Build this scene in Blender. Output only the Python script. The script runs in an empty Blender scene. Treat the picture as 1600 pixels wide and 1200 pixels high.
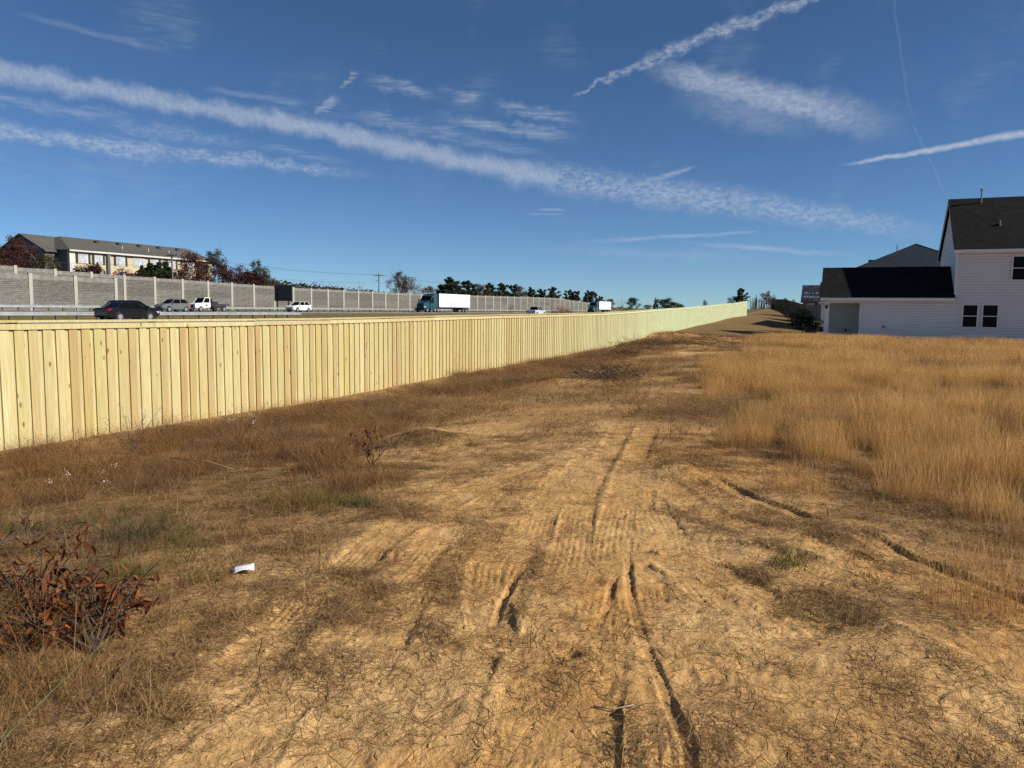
import bpy, math, random
import numpy as np
from mathutils import Vector, Matrix
R = math.radians
random.seed(11); RNG = np.random.default_rng(11)
scn = bpy.context.scene
col = scn.collection

# ------------------------------------------------------------------ camera, sky, sun, exposure
# World frame: +Y runs along the wooden fence (and the highway), +X points from the fence to the house. Metres.
FOCAL_PX, YAW, PITCH, ROLL = 1202.0, R(23.2), math.atan(116 / 1202.0), 0.010
cam = bpy.data.cameras.new('camera'); cam_o = bpy.data.objects.new('camera', cam); col.objects.link(cam_o)
cam.sensor_fit = 'HORIZONTAL'; cam.sensor_width = 36.0; cam.lens = FOCAL_PX * 36.0 / 1600.0
cam.clip_start = 0.05; cam.clip_end = 12000
cam_o.matrix_world = Matrix.Translation((0, 0, 1.65)) @ (Matrix.Rotation(YAW, 4, 'Z') @ Matrix.Rotation(math.pi / 2 - PITCH, 4, 'X') @ Matrix.Rotation(ROLL, 4, 'Z'))
scn.camera = cam_o
SUN_AZ, SUN_EL = R(82), R(32)          # azimuth clockwise from +Y
SUN_STRENGTH, SKY_STRENGTH, EXPOSURE = 5.0, 0.070, 0.32
sun = bpy.data.lights.new('sun', 'SUN'); sun.energy = SUN_STRENGTH; sun.angle = R(0.53); sun.color = (1.0, 0.93, 0.82)
sun_o = bpy.data.objects.new('sun', sun); col.objects.link(sun_o)
sd = Vector((math.sin(SUN_AZ) * math.cos(SUN_EL), math.cos(SUN_AZ) * math.cos(SUN_EL), math.sin(SUN_EL)))
sun_o.rotation_euler = sd.to_track_quat('Z', 'Y').to_euler()
scn.view_settings.view_transform = 'Standard'; scn.view_settings.look = 'None'
scn.view_settings.gamma = 1.0; scn.view_settings.exposure = EXPOSURE; scn.view_settings.use_curve_mapping = False
scn.cycles.max_bounces = 3; scn.cycles.diffuse_bounces = 2; scn.cycles.glossy_bounces = 2; scn.cycles.transmission_bounces = 2; scn.cycles.transparent_max_bounces = 4
scn.cycles.use_adaptive_sampling = True; scn.cycles.adaptive_threshold = 0.025; scn.cycles.adaptive_min_samples = 24
scn.cycles.caustics_reflective = False; scn.cycles.caustics_refractive = False
scn.cycles.use_denoising = True; scn.cycles.denoiser = 'OPENIMAGEDENOISE'; scn.cycles.denoising_input_passes = 'RGB_ALBEDO_NORMAL'; scn.cycles.denoising_prefilter = 'NONE'

class NT:
    """small helper round a node tree"""
    def __init__(s, tree): s.t = tree; s.n = tree.nodes; s.l = tree.links
    def node(s, kind, **kw):
        n = s.n.new(kind)
        for k, v in kw.items(): setattr(n, k, v)
        return n
    def set(s, sock, v):
        if hasattr(v, 'is_output') or isinstance(v, bpy.types.NodeSocket): s.l.new(v, sock)
        else: sock.default_value = v
    def math(s, op, a, b=None, c=None, clamp=False):
        n = s.n.new('ShaderNodeMath'); n.operation = op; n.use_clamp = clamp
        s.set(n.inputs[0], a)
        if b is not None: s.set(n.inputs[1], b)
        if c is not None: s.set(n.inputs[2], c)
        return n.outputs[0]
    def vmath(s, op, a, b=None):
        n = s.n.new('ShaderNodeVectorMath'); n.operation = op
        s.set(n.inputs[0], a)
        if b is not None: s.set(n.inputs[1], b)
        return n.outputs[1] if op in ('DOT_PRODUCT', 'LENGTH') else n.outputs[0]
    def smooth(s, v, a, b):
        n = s.n.new('ShaderNodeMapRange'); n.interpolation_type = 'SMOOTHSTEP'
        s.set(n.inputs[0], v); n.inputs[1].default_value = a; n.inputs[2].default_value = b
        return n.outputs[0]
    def noise(s, vec, scale, detail=4, rough=0.55, dist=0.0):
        n = s.n.new('ShaderNodeTexNoise'); n.inputs['Scale'].default_value = scale
        n.inputs['Detail'].default_value = detail; n.inputs['Roughness'].default_value = rough; n.inputs['Distortion'].default_value = dist
        if vec is not None: s.l.new(vec, n.inputs['Vector'])
        return n.outputs[0]
    def mapping(s, vec, scale=(1, 1, 1), rot=(0, 0, 0), loc=(0, 0, 0)):
        n = s.n.new('ShaderNodeMapping'); n.inputs['Scale'].default_value = scale; n.inputs['Rotation'].default_value = rot; n.inputs['Location'].default_value = loc
        s.l.new(vec, n.inputs['Vector']); return n.outputs[0]
    def mix(s, f, a, b, blend='MIX'):
        n = s.n.new('ShaderNodeMix'); n.data_type = 'RGBA'; n.blend_type = blend
        s.set(n.inputs[0], f)
        s.set(n.inputs[6], a if not isinstance(a, tuple) else (*a[:3], 1)); s.set(n.inputs[7], b if not isinstance(b, tuple) else (*b[:3], 1))
        return n.outputs[2]
    def ramp(s, v, stops):
        n = s.n.new('ShaderNodeValToRGB'); el = n.color_ramp.elements
        while len(el) < len(stops): el.new(0.5)
        for e, (p, c) in zip(el, stops): e.position = p; e.color = (*c, 1) if len(c) == 3 else c
        s.l.new(v, n.inputs[0]); return n.outputs[0]

world = bpy.data.worlds.new('World'); scn.world = world; world.use_nodes = True
world.cycles.sampling_method = 'MANUAL'; world.cycles.sample_map_resolution = 256
W = NT(world.node_tree); W.n.clear()
sky = W.node('ShaderNodeTexSky', sky_type='NISHITA'); sky.sun_disc = False
sky.sun_elevation = SUN_EL; sky.sun_rotation = SUN_AZ
sky.altitude = 100; sky.air_density = 0.6; sky.dust_density = 0.0; sky.ozone_density = 3.0
tc = W.node('ShaderNodeTexCoord'); sep = W.node('ShaderNodeSeparateXYZ'); W.l.new(tc.outputs['Generated'], sep.inputs[0])
az = W.math('MULTIPLY', W.math('ARCTAN2', W.math('MULTIPLY', sep.outputs[0], -1.0), sep.outputs[1]), 57.29578)
el_ = W.math('MULTIPLY', W.math('ARCSINE', sep.outputs[2]), 57.29578)
cmb = W.node('ShaderNodeCombineXYZ'); W.l.new(az, cmb.inputs[0]); W.l.new(el_, cmb.inputs[1])
q0 = cmb.outputs[0]
wob = W.node('ShaderNodeTexNoise'); wob.inputs['Scale'].default_value = 0.9; wob.inputs['Detail'].default_value = 4; W.l.new(q0, wob.inputs['Vector'])
wv = W.vmath('SCALE', W.vmath('SUBTRACT', wob.outputs['Color'], (0.5, 0.5, 0.5))); W.n[-1].inputs[3].default_value = 1.3
q = W.vmath('ADD', q0, wv)
# cirrus textures in azimuth / elevation degrees; bands run down to the right
n_clump = W.noise(W.mapping(q0, (1.0, 2.0, 1), (0, 0, R(10))), 1.9, 6, 0.62, 0.4)
n_rip = W.noise(W.mapping(q0, (2.6, 1.5, 1), (0, 0, R(-38))), 1.6, 5, 0.62, 0.6)
n_streak = W.noise(W.mapping(q0, (0.35, 2.6, 1), (0, 0, R(-9))), 1.3, 6, 0.6, 0.5)
n_big = W.noise(q0, 0.18, 3, 0.5)
# (az0, el0, az1, el1, half width 0, half width 1, density, texture, fade in, fade out); az is degrees left of +Y
BANDS = [
    (75, 15.2, 37.9, 12.56, .72, .66, .64, 'rip', .2, .0), (38.5, 12.6, 20.0, 9.4, .66, .92, .66, 'rip', .0, .0), (21.0, 9.55, 7.0, 7.6, 1.15, 1.1, .62, 'clump', .0, .0), (8.0, 7.75, -7, 4.95, 1.1, .5, .55, 'clump', .0, .5),
    (62, 10.5, 46.25, 10.08, .55, .6, .66, 'clump', .1, .1), (47.5, 10.2, 32.0, 9.45, .5, .4, .58, 'clump', .1, .5), (62, 12.3, 46.5, 11.9, .5, .35, .3, 'streak', .1, .4), (42, 11.2, 34, 10.0, .3, .3, .25, 'streak', .3, .5),
    (19.1, 15.0, 12.2, 17.7, .06, .50, .60, 'clump', .1, .1), (14.2, 17.2, 2.0, 20.5, .44, .36, .66, 'clump', .15, .0), (3.0, 20.2, -12, 24, .3, .3, .6, 'streak', .0, .2),
    (14.6, 17.1, -4.2, 11.5, .85, 1.35, .66, 'puff', .25, .4), (13, 15.4, 1, 12.0, 1.3, 1.2, .26, 'puff', .4, .4),
    (1.0, 9.75, -9.61, 10.89, .12, .26, .80, 'solid', .25, .0), (-9.3, 10.85, -26, 12.3, .26, .4, .8, 'solid', .0, .3),
    (15.6, 8.6, 10.0, 10.25, .34, .14, .55, 'clump', .2, .15), (35.6, 14.9, 34.3, 16.5, .10, .46, .50, 'streak', .3, .45), (37.6, 13.0, 35.6, 14.7, .10, .44, .52, 'streak', .3, .45),
    (30, 13.6, 18.2, 12.2, .45, .5, .42, 'streak', .4, .3), (25.5, 14.6, 17.8, 13.2, .45, .5, .42, 'streak', .4, .4), (34.5, 15.9, 28.2, 14.7, .45, .45, .40, 'streak', .4, .4), (29, 15.4, 25, 14.5, .43, .43, .36, 'streak', .4, .4), (36, 13.6, 24, 11.9, .5, .6, .3, 'streak', .3, .4), (52, 11.6, 40, 10.9, .5, .5, .3, 'clump', .3, .4),
    (31, 12.6, 20, 11.0, .4, .4, .22, 'streak', .3, .3), (20, 4.9, 5.5, 5.65, .22, .12, .34, 'soft', .5, .1), (12, 5.0, -1.5, 3.8, .22, .2, .36, 'soft', .4, .4), (24, 4.6, 2, 3.6, .5, .5, .14, 'soft', .4, .4),
    (56, 17.2, 45.6, 16.2, .2, .22, .16, 'soft', .3, .3), (-1.8, 20.2, -3.46, 12.19, .10, .09, .08, 'solid', .1, .1), (-3.4, 12.3, -5.8, 7.2, .09, .08, .09, 'solid', .1, .2),
    (47.7, 11.1, 48.5, 8.9, .4, .12, .35, 'clump', .1, .3), (45, 14.35, 37.5, 13.9, .22, .22, .22, 'soft', .3, .3), (21.6, 7.35, 19.3, 7.2, .1, .1, .35, 'solid', .3, .3), (22.5, 7.0, 19.5, 6.9, .1, .08, .25, 'solid', .3, .3),
    (-30, 18, -75, 11, 1.0, 1.3, .5, 'clump', .2, .2), (110, 22, 78, 16, .9, .9, .5, 'rip', .2, .1), (150, 30, 120, 14, 1.0, .8, .4, 'clump', .2, .2), (-100, 25, -160, 16, 1.2, 1.0, .45, 'rip', .2, .2)]
tot = None
n_fine = W.noise(W.mapping(q0, (1.0, 1.6, 1), (0, 0, R(-20))), 5.5, 5, .6, .8)
TEX = {'rip': W.math('MULTIPLY', W.math('MULTIPLY_ADD', W.smooth(n_rip, .15, .8), .35, .62), W.math('MULTIPLY_ADD', W.smooth(n_fine, .25, .75), .28, .72)), 'clump': W.math('MULTIPLY', W.smooth(n_clump, .22, .74), W.math('MULTIPLY_ADD', W.smooth(n_fine, .25, .7), .35, .65)), 'streak': W.smooth(n_streak, .28, .70)}
TEX['puff'] = W.math('MULTIPLY_ADD', W.smooth(n_clump, .25, .75), .5, .45); TEX['soft'] = W.math('MULTIPLY_ADD', TEX['streak'], .45, .5); TEX['solid'] = W.math('MULTIPLY_ADD', TEX['clump'], .5, .55)
q_narrow = W.vmath('ADD', q0, W.vmath('SCALE', wv)); [setattr(nd.inputs[3], 'default_value', .28) for nd in W.n[-2:] if nd.operation == 'SCALE']
for a0, e0, a1, e1, w0, w1, den, tx, f0, f1 in BANDS:
    L = math.hypot(a1 - a0, e1 - e0); ex, ey = (a1 - a0) / L, (e1 - e0) / L
    qq = q_narrow if max(w0, w1) < .42 else q
    s_ = W.math('ADD', W.vmath('DOT_PRODUCT', qq, (ex / L, ey / L, 0)), -(a0 * ex + e0 * ey) / L)
    w_ = W.math('ABSOLUTE', W.math('ADD', W.vmath('DOT_PRODUCT', qq, (-ey, ex, 0)), a0 * ey - e0 * ex))
    m = W.smooth(W.math('DIVIDE', w_, W.math('MULTIPLY_ADD', s_, w1 - w0, w0)), 1.35, .1)
    m = W.math('MULTIPLY', m, W.smooth(s_, -1e-3, max(f0, .004))); m = W.math('MULTIPLY', m, W.smooth(s_, 1.001, 1 - max(f1, .004)))
    m = W.math('MULTIPLY', m, W.math('MULTIPLY', TEX[tx], den))
    tot = m if tot is None else W.math('MAXIMUM', tot, m)
haze_c = W.math('MULTIPLY', W.math('MULTIPLY', TEX['streak'], W.smooth(n_big, .5, .75)), .12)
tot = W.math('ADD', tot, W.math('MULTIPLY', haze_c, W.smooth(el_, 2, 8)), clamp=True)
hsv = W.node('ShaderNodeHueSaturation'); hsv.inputs['Saturation'].default_value = 1.0; hsv.inputs['Value'].default_value = 1.0; W.l.new(sky.outputs[0], hsv.inputs['Color'])
skyc = W.mix(tot, W.mix(1.0, hsv.outputs[0], (.71, .91, 1.05), 'MULTIPLY'), (6.0, 6.7, 7.8))
bg = W.node('ShaderNodeBackground'); bg.inputs['Strength'].default_value = SKY_STRENGTH; W.l.new(skyc, bg.inputs[0])
wo = W.node('ShaderNodeOutputWorld'); W.l.new(bg.outputs[0], wo.inputs[0])

# ------------------------------------------------------------------ noise and ground height
def _lat(ix, iy, seed):
    h = (ix.astype(np.int64) * 374761393 + iy.astype(np.int64) * 668265263 + seed * 1442695041) & 0xFFFFFFFF
    h = ((h ^ (h >> 13)) * 1274126177) & 0xFFFFFFFF
    return ((h ^ (h >> 16)) & 0xFFFFFF) / float(0xFFFFFF)
def vnoise(x, y, seed=0):
    ix, iy = np.floor(x), np.floor(y); fx, fy = x - ix, y - iy
    fx = fx * fx * (3 - 2 * fx); fy = fy * fy * (3 - 2 * fy)
    a, b = _lat(ix, iy, seed), _lat(ix + 1, iy, seed); c, d = _lat(ix, iy + 1, seed), _lat(ix + 1, iy + 1, seed)
    return (a + (b - a) * fx) * (1 - fy) + (c + (d - c) * fx) * fy
def fbm(x, y, size, octv=4, seed=0):
    v = 0; amp = 1; tot = 0; f = 1.0 / size
    for k in range(octv):
        v = v + amp * vnoise(x * f + k * 17.3, y * f - k * 9.1, seed + k); tot += amp; amp *= .5; f *= 2.03
    return v / tot
def sstep(a, b, v): t = np.clip((v - a) / (b - a), 0, 1); return t * t * (3 - 2 * t)

FENCE_X = -10.9
PA_Y = [-300, 0, 7, 10, 14, 24.3, 28.3, 37.5, 48.4, 59.7, 85, 98, 115, 147, 174, 220, 400, 1000, 6000]
PA_Z = [-.4, -.42, -.42, -.45, -.44, -.31, -.27, -.16, .11, .42, 1.07, 1.27, 1.6, 2.3, 2.5, 2.3, 1.2, .5, .5]
PB_Y = [-300, 0, 40, 56, 75, 100, 130, 170, 300, 1000, 6000]
PB_Z = [0, 0, -.04, -.08, .02, .28, .5, 1.1, 1.2, .5, .5]
PH_X = [-6000, -600, -220, -160, -132, -114, -92, -90, -88.6, -75.6, -73.5, -67, -61, -58.6, -57.3, -46, -44, -36]
PH_Z = [6, 6, 4.6, 3.9, 3.2, 1.1, .92, .93, .80, .80, .6, .02, .25, .40, .36, .36, .35, .1]
TRACKS = [  # (points, width, depth, tread)
    ([(-.99, 1.2), (-.99, 2.44), (-1.16, 2.99), (-1.31, 3.66), (-1.65, 4.93), (-2.12, 6.56), (-2.54, 8.89), (-3.22, 12.57), (-4.45, 18.88), (-5.6, 26)], .30, .010, 1),
    ([(-1.30, 3.0), (-1.61, 3.52), (-1.84, 3.92), (-2.06, 4.44), (-2.18, 5.01)], .24, .012, 1),
    ([(-1.48, 3.2), (-1.60, 3.55), (-1.70, 3.85), (-1.78, 4.2), (-1.88, 4.7)], .05, .026, 0), ([(-1.02, 3.3), (-1.10, 3.75), (-1.13, 4.0), (-1.2, 4.35), (-1.28, 4.8)], .05, .026, 0),
    ([(-1.15, 1.3), (-1.32, 2.3), (-1.52, 3.1), (-1.85, 4.3), (-2.3, 5.8), (-2.75, 8.2)], .26, .006, 1), ([(-.1, 1.4), (-.35, 2.3), (-.62, 3.2), (-1.0, 4.4), (-1.5, 6.2), (-2.0, 8.6)], .26, .006, 1), ([(-1.9, 1.4), (-2.05, 2.4), (-2.3, 3.5), (-2.7, 5.0), (-2.95, 6.8)], .26, .006, 1),
    ([(2.6, 3.2), (1.5, 4.0), (.6, 4.95), (-.1, 5.6), (-.9, 6.3), (-1.7, 7.6)], .30, .008, 1), ([(1.2, 1.6), (.55, 2.55), (.1, 3.2), (-.4, 4.0), (-.9, 5.0), (-1.5, 6.6)], .30, .008, 1), ([(.5, 1.4), (.1, 2.3), (-.3, 3.1), (-.75, 4.2)], .24, .006, 1),
    ([(-.72, 1.4), (-.80, 2.53), (-.99, 3.33), (-1.19, 4.22), (-1.47, 5.34), (-1.83, 6.98), (-2.11, 8.43), (-2.48, 10.61), (-3.2, 16)], .30, .010, 1),
    ([(-.30, 1.9), (-.44, 2.69), (-.60, 3.06), (-.82, 3.56), (-1.07, 4.27), (-1.34, 5.23)], .06, .022, 0),
    ([(2.4, 2.4), (.92, 3.96), (.72, 4.25), (.47, 4.62), (.12, 4.93), (-.26, 5.2), (-.69, 5.34), (-1.5, 5.6)], .46, .016, 1),
    ([(1.6, 1.9), (.69, 3.04), (.45, 3.32), (.21, 3.61), (-.06, 3.98), (-.35, 4.39), (-.65, 4.76), (-1.2, 5.4)], .42, .016, 1),
    ([(-1.45, 1.2), (-1.62, 2.16), (-1.77, 2.48), (-1.94, 2.9), (-2.15, 3.46), (-2.33, 4.05)], .28, .010, 1),
    ([(-2.3, 2.1), (-2.51, 2.86), (-2.76, 3.6), (-2.98, 4.47), (-3.13, 5.45), (-3.18, 6.8), (-3.02, 7.98), (-2.7, 9.2)], .32, .010, 1),
    ([(-1.96, 4.94), (-2.21, 5.78), (-2.44, 6.99), (-2.68, 8.82)], .28, .012, 1),
    ([(-1.6, 8.3), (-1.21, 7.75), (-.71, 7.1), (-.31, 6.68), (.13, 6.09), (.51, 5.64), (1.3, 4.7)], .18, .030, 0),
    ([(-.55, 1.2), (-.62, 2.0), (-.9, 2.9), (-1.08, 3.6), (-1.3, 4.5)], .24, .012, 1)]
def track_fields(x, y):
    """height change and bare-soil mask of the tyre tracks"""
    dz = np.zeros_like(x); bare = np.zeros_like(x)
    near = np.where((x > -7) & (x < 3.5) & (y > .5) & (y < 27))[0]
    px, py = x[near], y[near]
    wob = (fbm(px, py, .5, 3, 91) - .5) * .06
    brk = fbm(px, py, .9, 3, 57)
    for pts, w, dep, tread in TRACKS:
        best = np.full(px.shape, 9.); lon = np.zeros_like(px); acc = 0
        for (x0, y0), (x1, y1) in zip(pts[:-1], pts[1:]):
            L = math.hypot(x1 - x0, y1 - y0); ex, ey = (x1 - x0) / L, (y1 - y0) / L
            s = (px - x0) * ex + (py - y0) * ey; sc = np.clip(s, 0, L)
            dx, dy = px - x0 - sc * ex, py - y0 - sc * ey
            dist = np.hypot(dx, dy); sg = np.sign(dx * -ey + dy * ex) * dist
            m = dist < np.abs(best); best = np.where(m, sg, best); lon = np.where(m, acc + sc, lon); acc += L
        r = np.abs(best + wob * .35) / (w / 2)
        inside = 1 - sstep(.80, 1.08, r)
        fade = sstep(.36, .56, brk + .05) * sstep(0, .5, lon) * sstep(0, .5, acc - lon)
        h = -dep * inside + dep * (.55 if w > .1 else .12) * np.exp(-((r - 1.2) / .15) ** 2) * fbm(px, py, .10, 2, 5) * 1.4
        if tread:
            g = np.abs(((best / (.043 if w < .4 else .066)) % 1) - .5) * 2
            h = h - inside * .0075 * sstep(.68, .98, g) * sstep(.44, .62, fbm(px, py, .55, 3, 63)) * (.4 + 1.2 * fbm(px, py, .08, 2, 64))
        cur = dz[near]; hf = h * fade; dz[near] = np.where(np.abs(hf) > np.abs(cur), hf, cur); bare[near] = np.maximum(bare[near], inside * fade)
    return dz, bare
MOUNDS = [(-5.45, 9.4, .55, .16), (-6.6, 18.5, .8, .12), (-1.2, 7.9, .5, .09), (.35, 6.2, .6, .07), (.9, 4.3, .6, .08), (-.1, 5.6, .5, .06), (-9.6, 47.5, 2.2, .25), (-5.5, 46, 2.5, .18), (-.35, 2.75, .25, .05)]
def height(x, y, fine=True):
    x = np.asarray(x, float); y = np.asarray(y, float)
    a = np.interp(y, PA_Y, PA_Z); b = np.interp(y, PB_Y, PB_Z)
    w = sstep(-10.6, -1.2, x)
    far = sstep(70, 110, y); w = w * (1 - far) + sstep(-13, 3, x) * far
    z = a + (b - a) * w
    hz = np.interp(x, PH_X, PH_Z)
    wl = sstep(-12.0, -40.0, x); z = z * (1 - wl) + hz * wl
    open_ = sstep(-11.2, -10.2, x) * sstep(60, 45, y)
    z = z + open_ * ((fbm(x, y, 3.2, 3, 3) - .5) * .16 + (fbm(x, y, .8, 4, 7) - .5) * .05)
    z = z + (1 - open_) * (fbm(x, y, 9, 3, 4) - .5) * .12 * sstep(-40, -30, x)
    z = z - .05 * sstep(.6, .0, np.abs(x - FENCE_X)) * 0
    for mx, my, mr, mh in MOUNDS: z = z + mh * np.exp(-((x - mx) ** 2 + (y - my) ** 2) / mr ** 2) * (.6 + .8 * fbm(x, y, .3, 2, 21))
    if fine:
        nr = np.exp(-np.hypot(x, y) / 14.) * open_
        z = z + nr * ((fbm(x, y, .20, 3, 33) - .5) * .034 + (np.abs(fbm(x, y, .07, 3, 35) - .5)) * -.034)
        z = z - .07 * np.exp(-(((x + 1.09) / .045) ** 2 + ((y - 3.28) / .03) ** 2))
    return z

GX0, GY0, GD = -7.2, .6, .03
def _grid():
    gx = np.arange(GX0, 4.5, GD); gy = np.arange(GY0, 27.2, GD); X_, Y_ = np.meshgrid(gx, gy, indexing='ij'); x, y = X_.ravel(), Y_.ravel()
    dz, bare = track_fields(x, y); return (height(x, y) + dz).reshape(X_.shape), bare.reshape(X_.shape)
GRID_Z, GRID_B = _grid()
def surf(x, y):
    """ground height and bare-track mask, from the grid where it reaches"""
    x = np.asarray(x, float); y = np.asarray(y, float); u = (x - GX0) / GD; v = (y - GY0) / GD; n0, n1 = GRID_Z.shape
    ok = (u >= 0) & (v >= 0) & (u < n0 - 1.01) & (v < n1 - 1.01); i = np.where(ok, u, 0).astype(int); j = np.where(ok, v, 0).astype(int); fu = np.where(ok, u - i, 0); fv = np.where(ok, v - j, 0)
    def bl(G): return (G[i, j] * (1 - fu) + G[i + 1, j] * fu) * (1 - fv) + (G[i, j + 1] * (1 - fu) + G[i + 1, j + 1] * fu) * fv
    z, b = bl(GRID_Z), bl(GRID_B)
    if not ok.all(): z = np.where(ok, z, 0.); k = ~ok; z[k] = height(x[k], y[k]); b = np.where(ok, b, 0.)
    return z, b
FIELD_EDGE_Y = [-5, 3.5, 4.6, 5.65, 6.04, 6.9, 8.9, 13.1, 20, 30, 44, 60]
FIELD_EDGE_X = [5.0, 2.1, 1.30, .85, .45, -.05, -.75, -2.1, -3.0, -3.9, -4.6, -4]
LEFT_EDGE_Y = [-5, 2.0, 2.7, 3.8, 4.4, 5.6, 7.2, 9.4, 12.1, 20, 30, 44]
LEFT_EDGE_X = [-2.6, -2.9, -3.3, -4.1, -3.9, -4.3, -4.7, -5.9, -7.2, -7.4, -7.8, -9.5]
def regions(x, y):
    """field: tall golden grass; left: red-brown weeds by the fence; lawn: mown dormant turf"""
    ed = np.interp(y, FIELD_EDGE_Y, FIELD_EDGE_X) + (fbm(x, y, 1.4, 3, 61) - .5) * 1.1
    back = 52.5 + (fbm(x, y, 3, 2, 8) - .5) * 1.5
    field = sstep(-.4, .7, x - ed) * (y < back)
    le = np.interp(y, LEFT_EDGE_Y, LEFT_EDGE_X) + (fbm(x, y, 1.1, 3, 71) - .5) * 1.2
    left = sstep(-.25, .45, le - x) * (x > FENCE_X + .06) * (y < 46)
    lawn = sstep(-.6, .6, y - (49.5 + .42 * np.clip(x + 10.9, 0, 8) + (fbm(x, y, 2, 3, 15) - .5) * 3)) * (x > FENCE_X - 30)
    lawn = np.where(x > -2, sstep(51.5, 52.5, y), lawn)
    return field, left, lawn

# ------------------------------------------------------------------ materials
def new_mat(name):
    m = bpy.data.materials.new(name); m.use_nodes = True
    t = NT(m.node_tree); p = t.n['Principled BSDF']; return m, t, p
def plain(name, c, rough=.6, var=.12, scale=3., metal=0., bump=0., bscale=40., spec=.4, coat=0.):
    m, t, p = new_mat(name)
    co = t.node('ShaderNodeTexCoord').outputs['Object']
    n = t.noise(co, scale, 5)
    lo = tuple(max(0, v * (1 - var)) for v in c); hi = tuple(min(1, v * (1 + var)) for v in c)
    t.l.new(t.mix(t.smooth(n, .3, .7), lo, hi), p.inputs['Base Color'])
    p.inputs['Roughness'].default_value = rough; p.inputs['Metallic'].default_value = metal
    p.inputs['Specular IOR Level'].default_value = spec; p.inputs['Coat Weight'].default_value = coat
    if bump:
        b = t.node('ShaderNodeBump'); b.inputs['Strength'].default_value = bump; b.inputs['Distance'].default_value = .02
        t.l.new(t.noise(co, bscale, 4), b.inputs['Height']); t.l.new(b.outputs[0], p.inputs['Normal'])
    return m
M = {}
def wood_mat(name, tones, green=True):
    m, t, p = new_mat(name)
    oi = t.node('ShaderNodeObjectInfo'); tc = t.node('ShaderNodeTexCoord')
    geo = t.node('ShaderNodeNewGeometry'); sepp = t.node('ShaderNodeSeparateXYZ'); t.l.new(geo.outputs['Position'], sepp.inputs[0])
    wn = t.node('ShaderNodeTexWhiteNoise', noise_dimensions='1D')
    at = t.node('ShaderNodeAttribute', attribute_name='board')        # per-board number on the joined far boards
    rnd = t.math('FRACT', t.math('ADD', oi.outputs['Random'], t.math('MULTIPLY', at.outputs['Fac'], 7.31)))
    t.l.new(t.math('MULTIPLY', rnd, 91.7), wn.inputs['W'])
    shift = t.node('ShaderNodeCombineXYZ'); t.l.new(t.math('MULTIPLY', rnd, 43.), shift.inputs[0]); t.l.new(t.math('MULTIPLY', rnd, 77.), shift.inputs[2])
    pos = t.vmath('ADD', geo.outputs['Position'], shift.outputs[0])
    base = t.ramp(rnd, tones)
    grain = t.noise(t.mapping(pos, (38, 38, 1.6)), 1.0, 6, .6, .8)
    blot = t.noise(t.mapping(pos, (3, 3, .9)), 1.0, 3, .5)
    c = t.mix(t.smooth(grain, .35, .75), t.mix(.45, base, (.30, .18, .065)), base)
    c = t.mix(t.math('MULTIPLY', t.smooth(blot, .45, .75), .35), c, (.50, .36, .15))
    vor = t.node('ShaderNodeTexVoronoi'); vor.inputs['Scale'].default_value = 1.0; vor.inputs['Randomness'].default_value = 1.0
    t.l.new(t.mapping(pos, (6.0, 6.0, 2.6)), vor.inputs['Vector'])
    knot = t.smooth(vor.outputs['Distance'], .15, .07)
    kn = t.smooth(t.noise(t.mapping(pos, (2, 2, 1)), 1., 2), .36, .5)
    c = t.mix(t.math('MULTIPLY', t.math('MULTIPLY', knot, kn), .85), c, (.17, .09, .035))
    v2 = t.node('ShaderNodeTexVoronoi'); t.l.new(t.mapping(pos, (9., 9., 5.5), (.3, .2, 0)), v2.inputs['Vector'])
    k2 = t.math('MULTIPLY', t.smooth(v2.outputs['Distance'], .13, .05), t.smooth(t.noise(t.mapping(pos, (3, 3, 1.4)), 1., 2), .42, .54))
    c = t.mix(t.math('MULTIPLY', k2, .8), c, (.13, .07, .03))
    if green:
        g = t.smooth(sepp.outputs[1], 20, 58)
        c = t.mix(t.math('MULTIPLY', g, .8), c, t.mix(t.smooth(t.noise(t.mapping(pos, (.6, .6, .8)), 1., 3), .4, .65), (.56, .61, .38), (.49, .61, .42)))
    t.l.new(c, p.inputs['Base Color']); p.inputs['Roughness'].default_value = .75; p.inputs['Specular IOR Level'].default_value = .2
    b = t.node('ShaderNodeBump'); b.inputs['Strength'].default_value = .35; b.inputs['Distance'].default_value = .004
    t.l.new(grain, b.inputs['Height']); t.l.new(b.outputs[0], p.inputs['Normal'])
    return m
PALE = [(0, (.49, .445, .215)), (.16, (.58, .53, .29)), (.28, (.50, .465, .20)), (.42, (.57, .50, .26)), (.55, (.45, .365, .175)), (.72, (.44, .345, .18)), (.80, (.40, .295, .145)), (.88, (.50, .44, .17)), (1., (.62, .59, .34))]
M['wood'] = wood_mat('treated_pine', PALE)
M['wood_back'] = wood_mat('treated_pine_back', [(0, (.55, .505, .255)), (.35, (.62, .58, .32)), (.6, (.53, .45, .225)), (.8, (.58, .53, .28)), (1, (.62, .58, .33))])
M['brown_wood'] = wood_mat('stained_boards', [(0, (.13, .075, .03)), (.5, (.16, .10, .045)), (1, (.11, .065, .028))], False)
M['grey_wood'] = plain('weathered_wood', (.20, .17, .14), .9, .3, 6, bump=.3)
M['concrete'] = plain('concrete_post', (.37, .35, .30), .85, .14, 1.2, bump=.2)
M['asphalt'] = plain('asphalt', (.16, .155, .15), .9, .15, .8, bump=.2)
M['line'] = plain('road_paint', (.7, .7, .66), .7)
M['galv'] = plain('galvanised_steel', (.50, .52, .53), .45, .12, 1.5, metal=.6)
M['rust_post'] = plain('timber_post', (.10, .085, .07), .8)
M['white_siding'] = plain('white_vinyl', (.80, .765, .725), .55, .02, .5)
M['trim'] = plain('white_trim', (.84, .82, .79), .5, .02)
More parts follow.
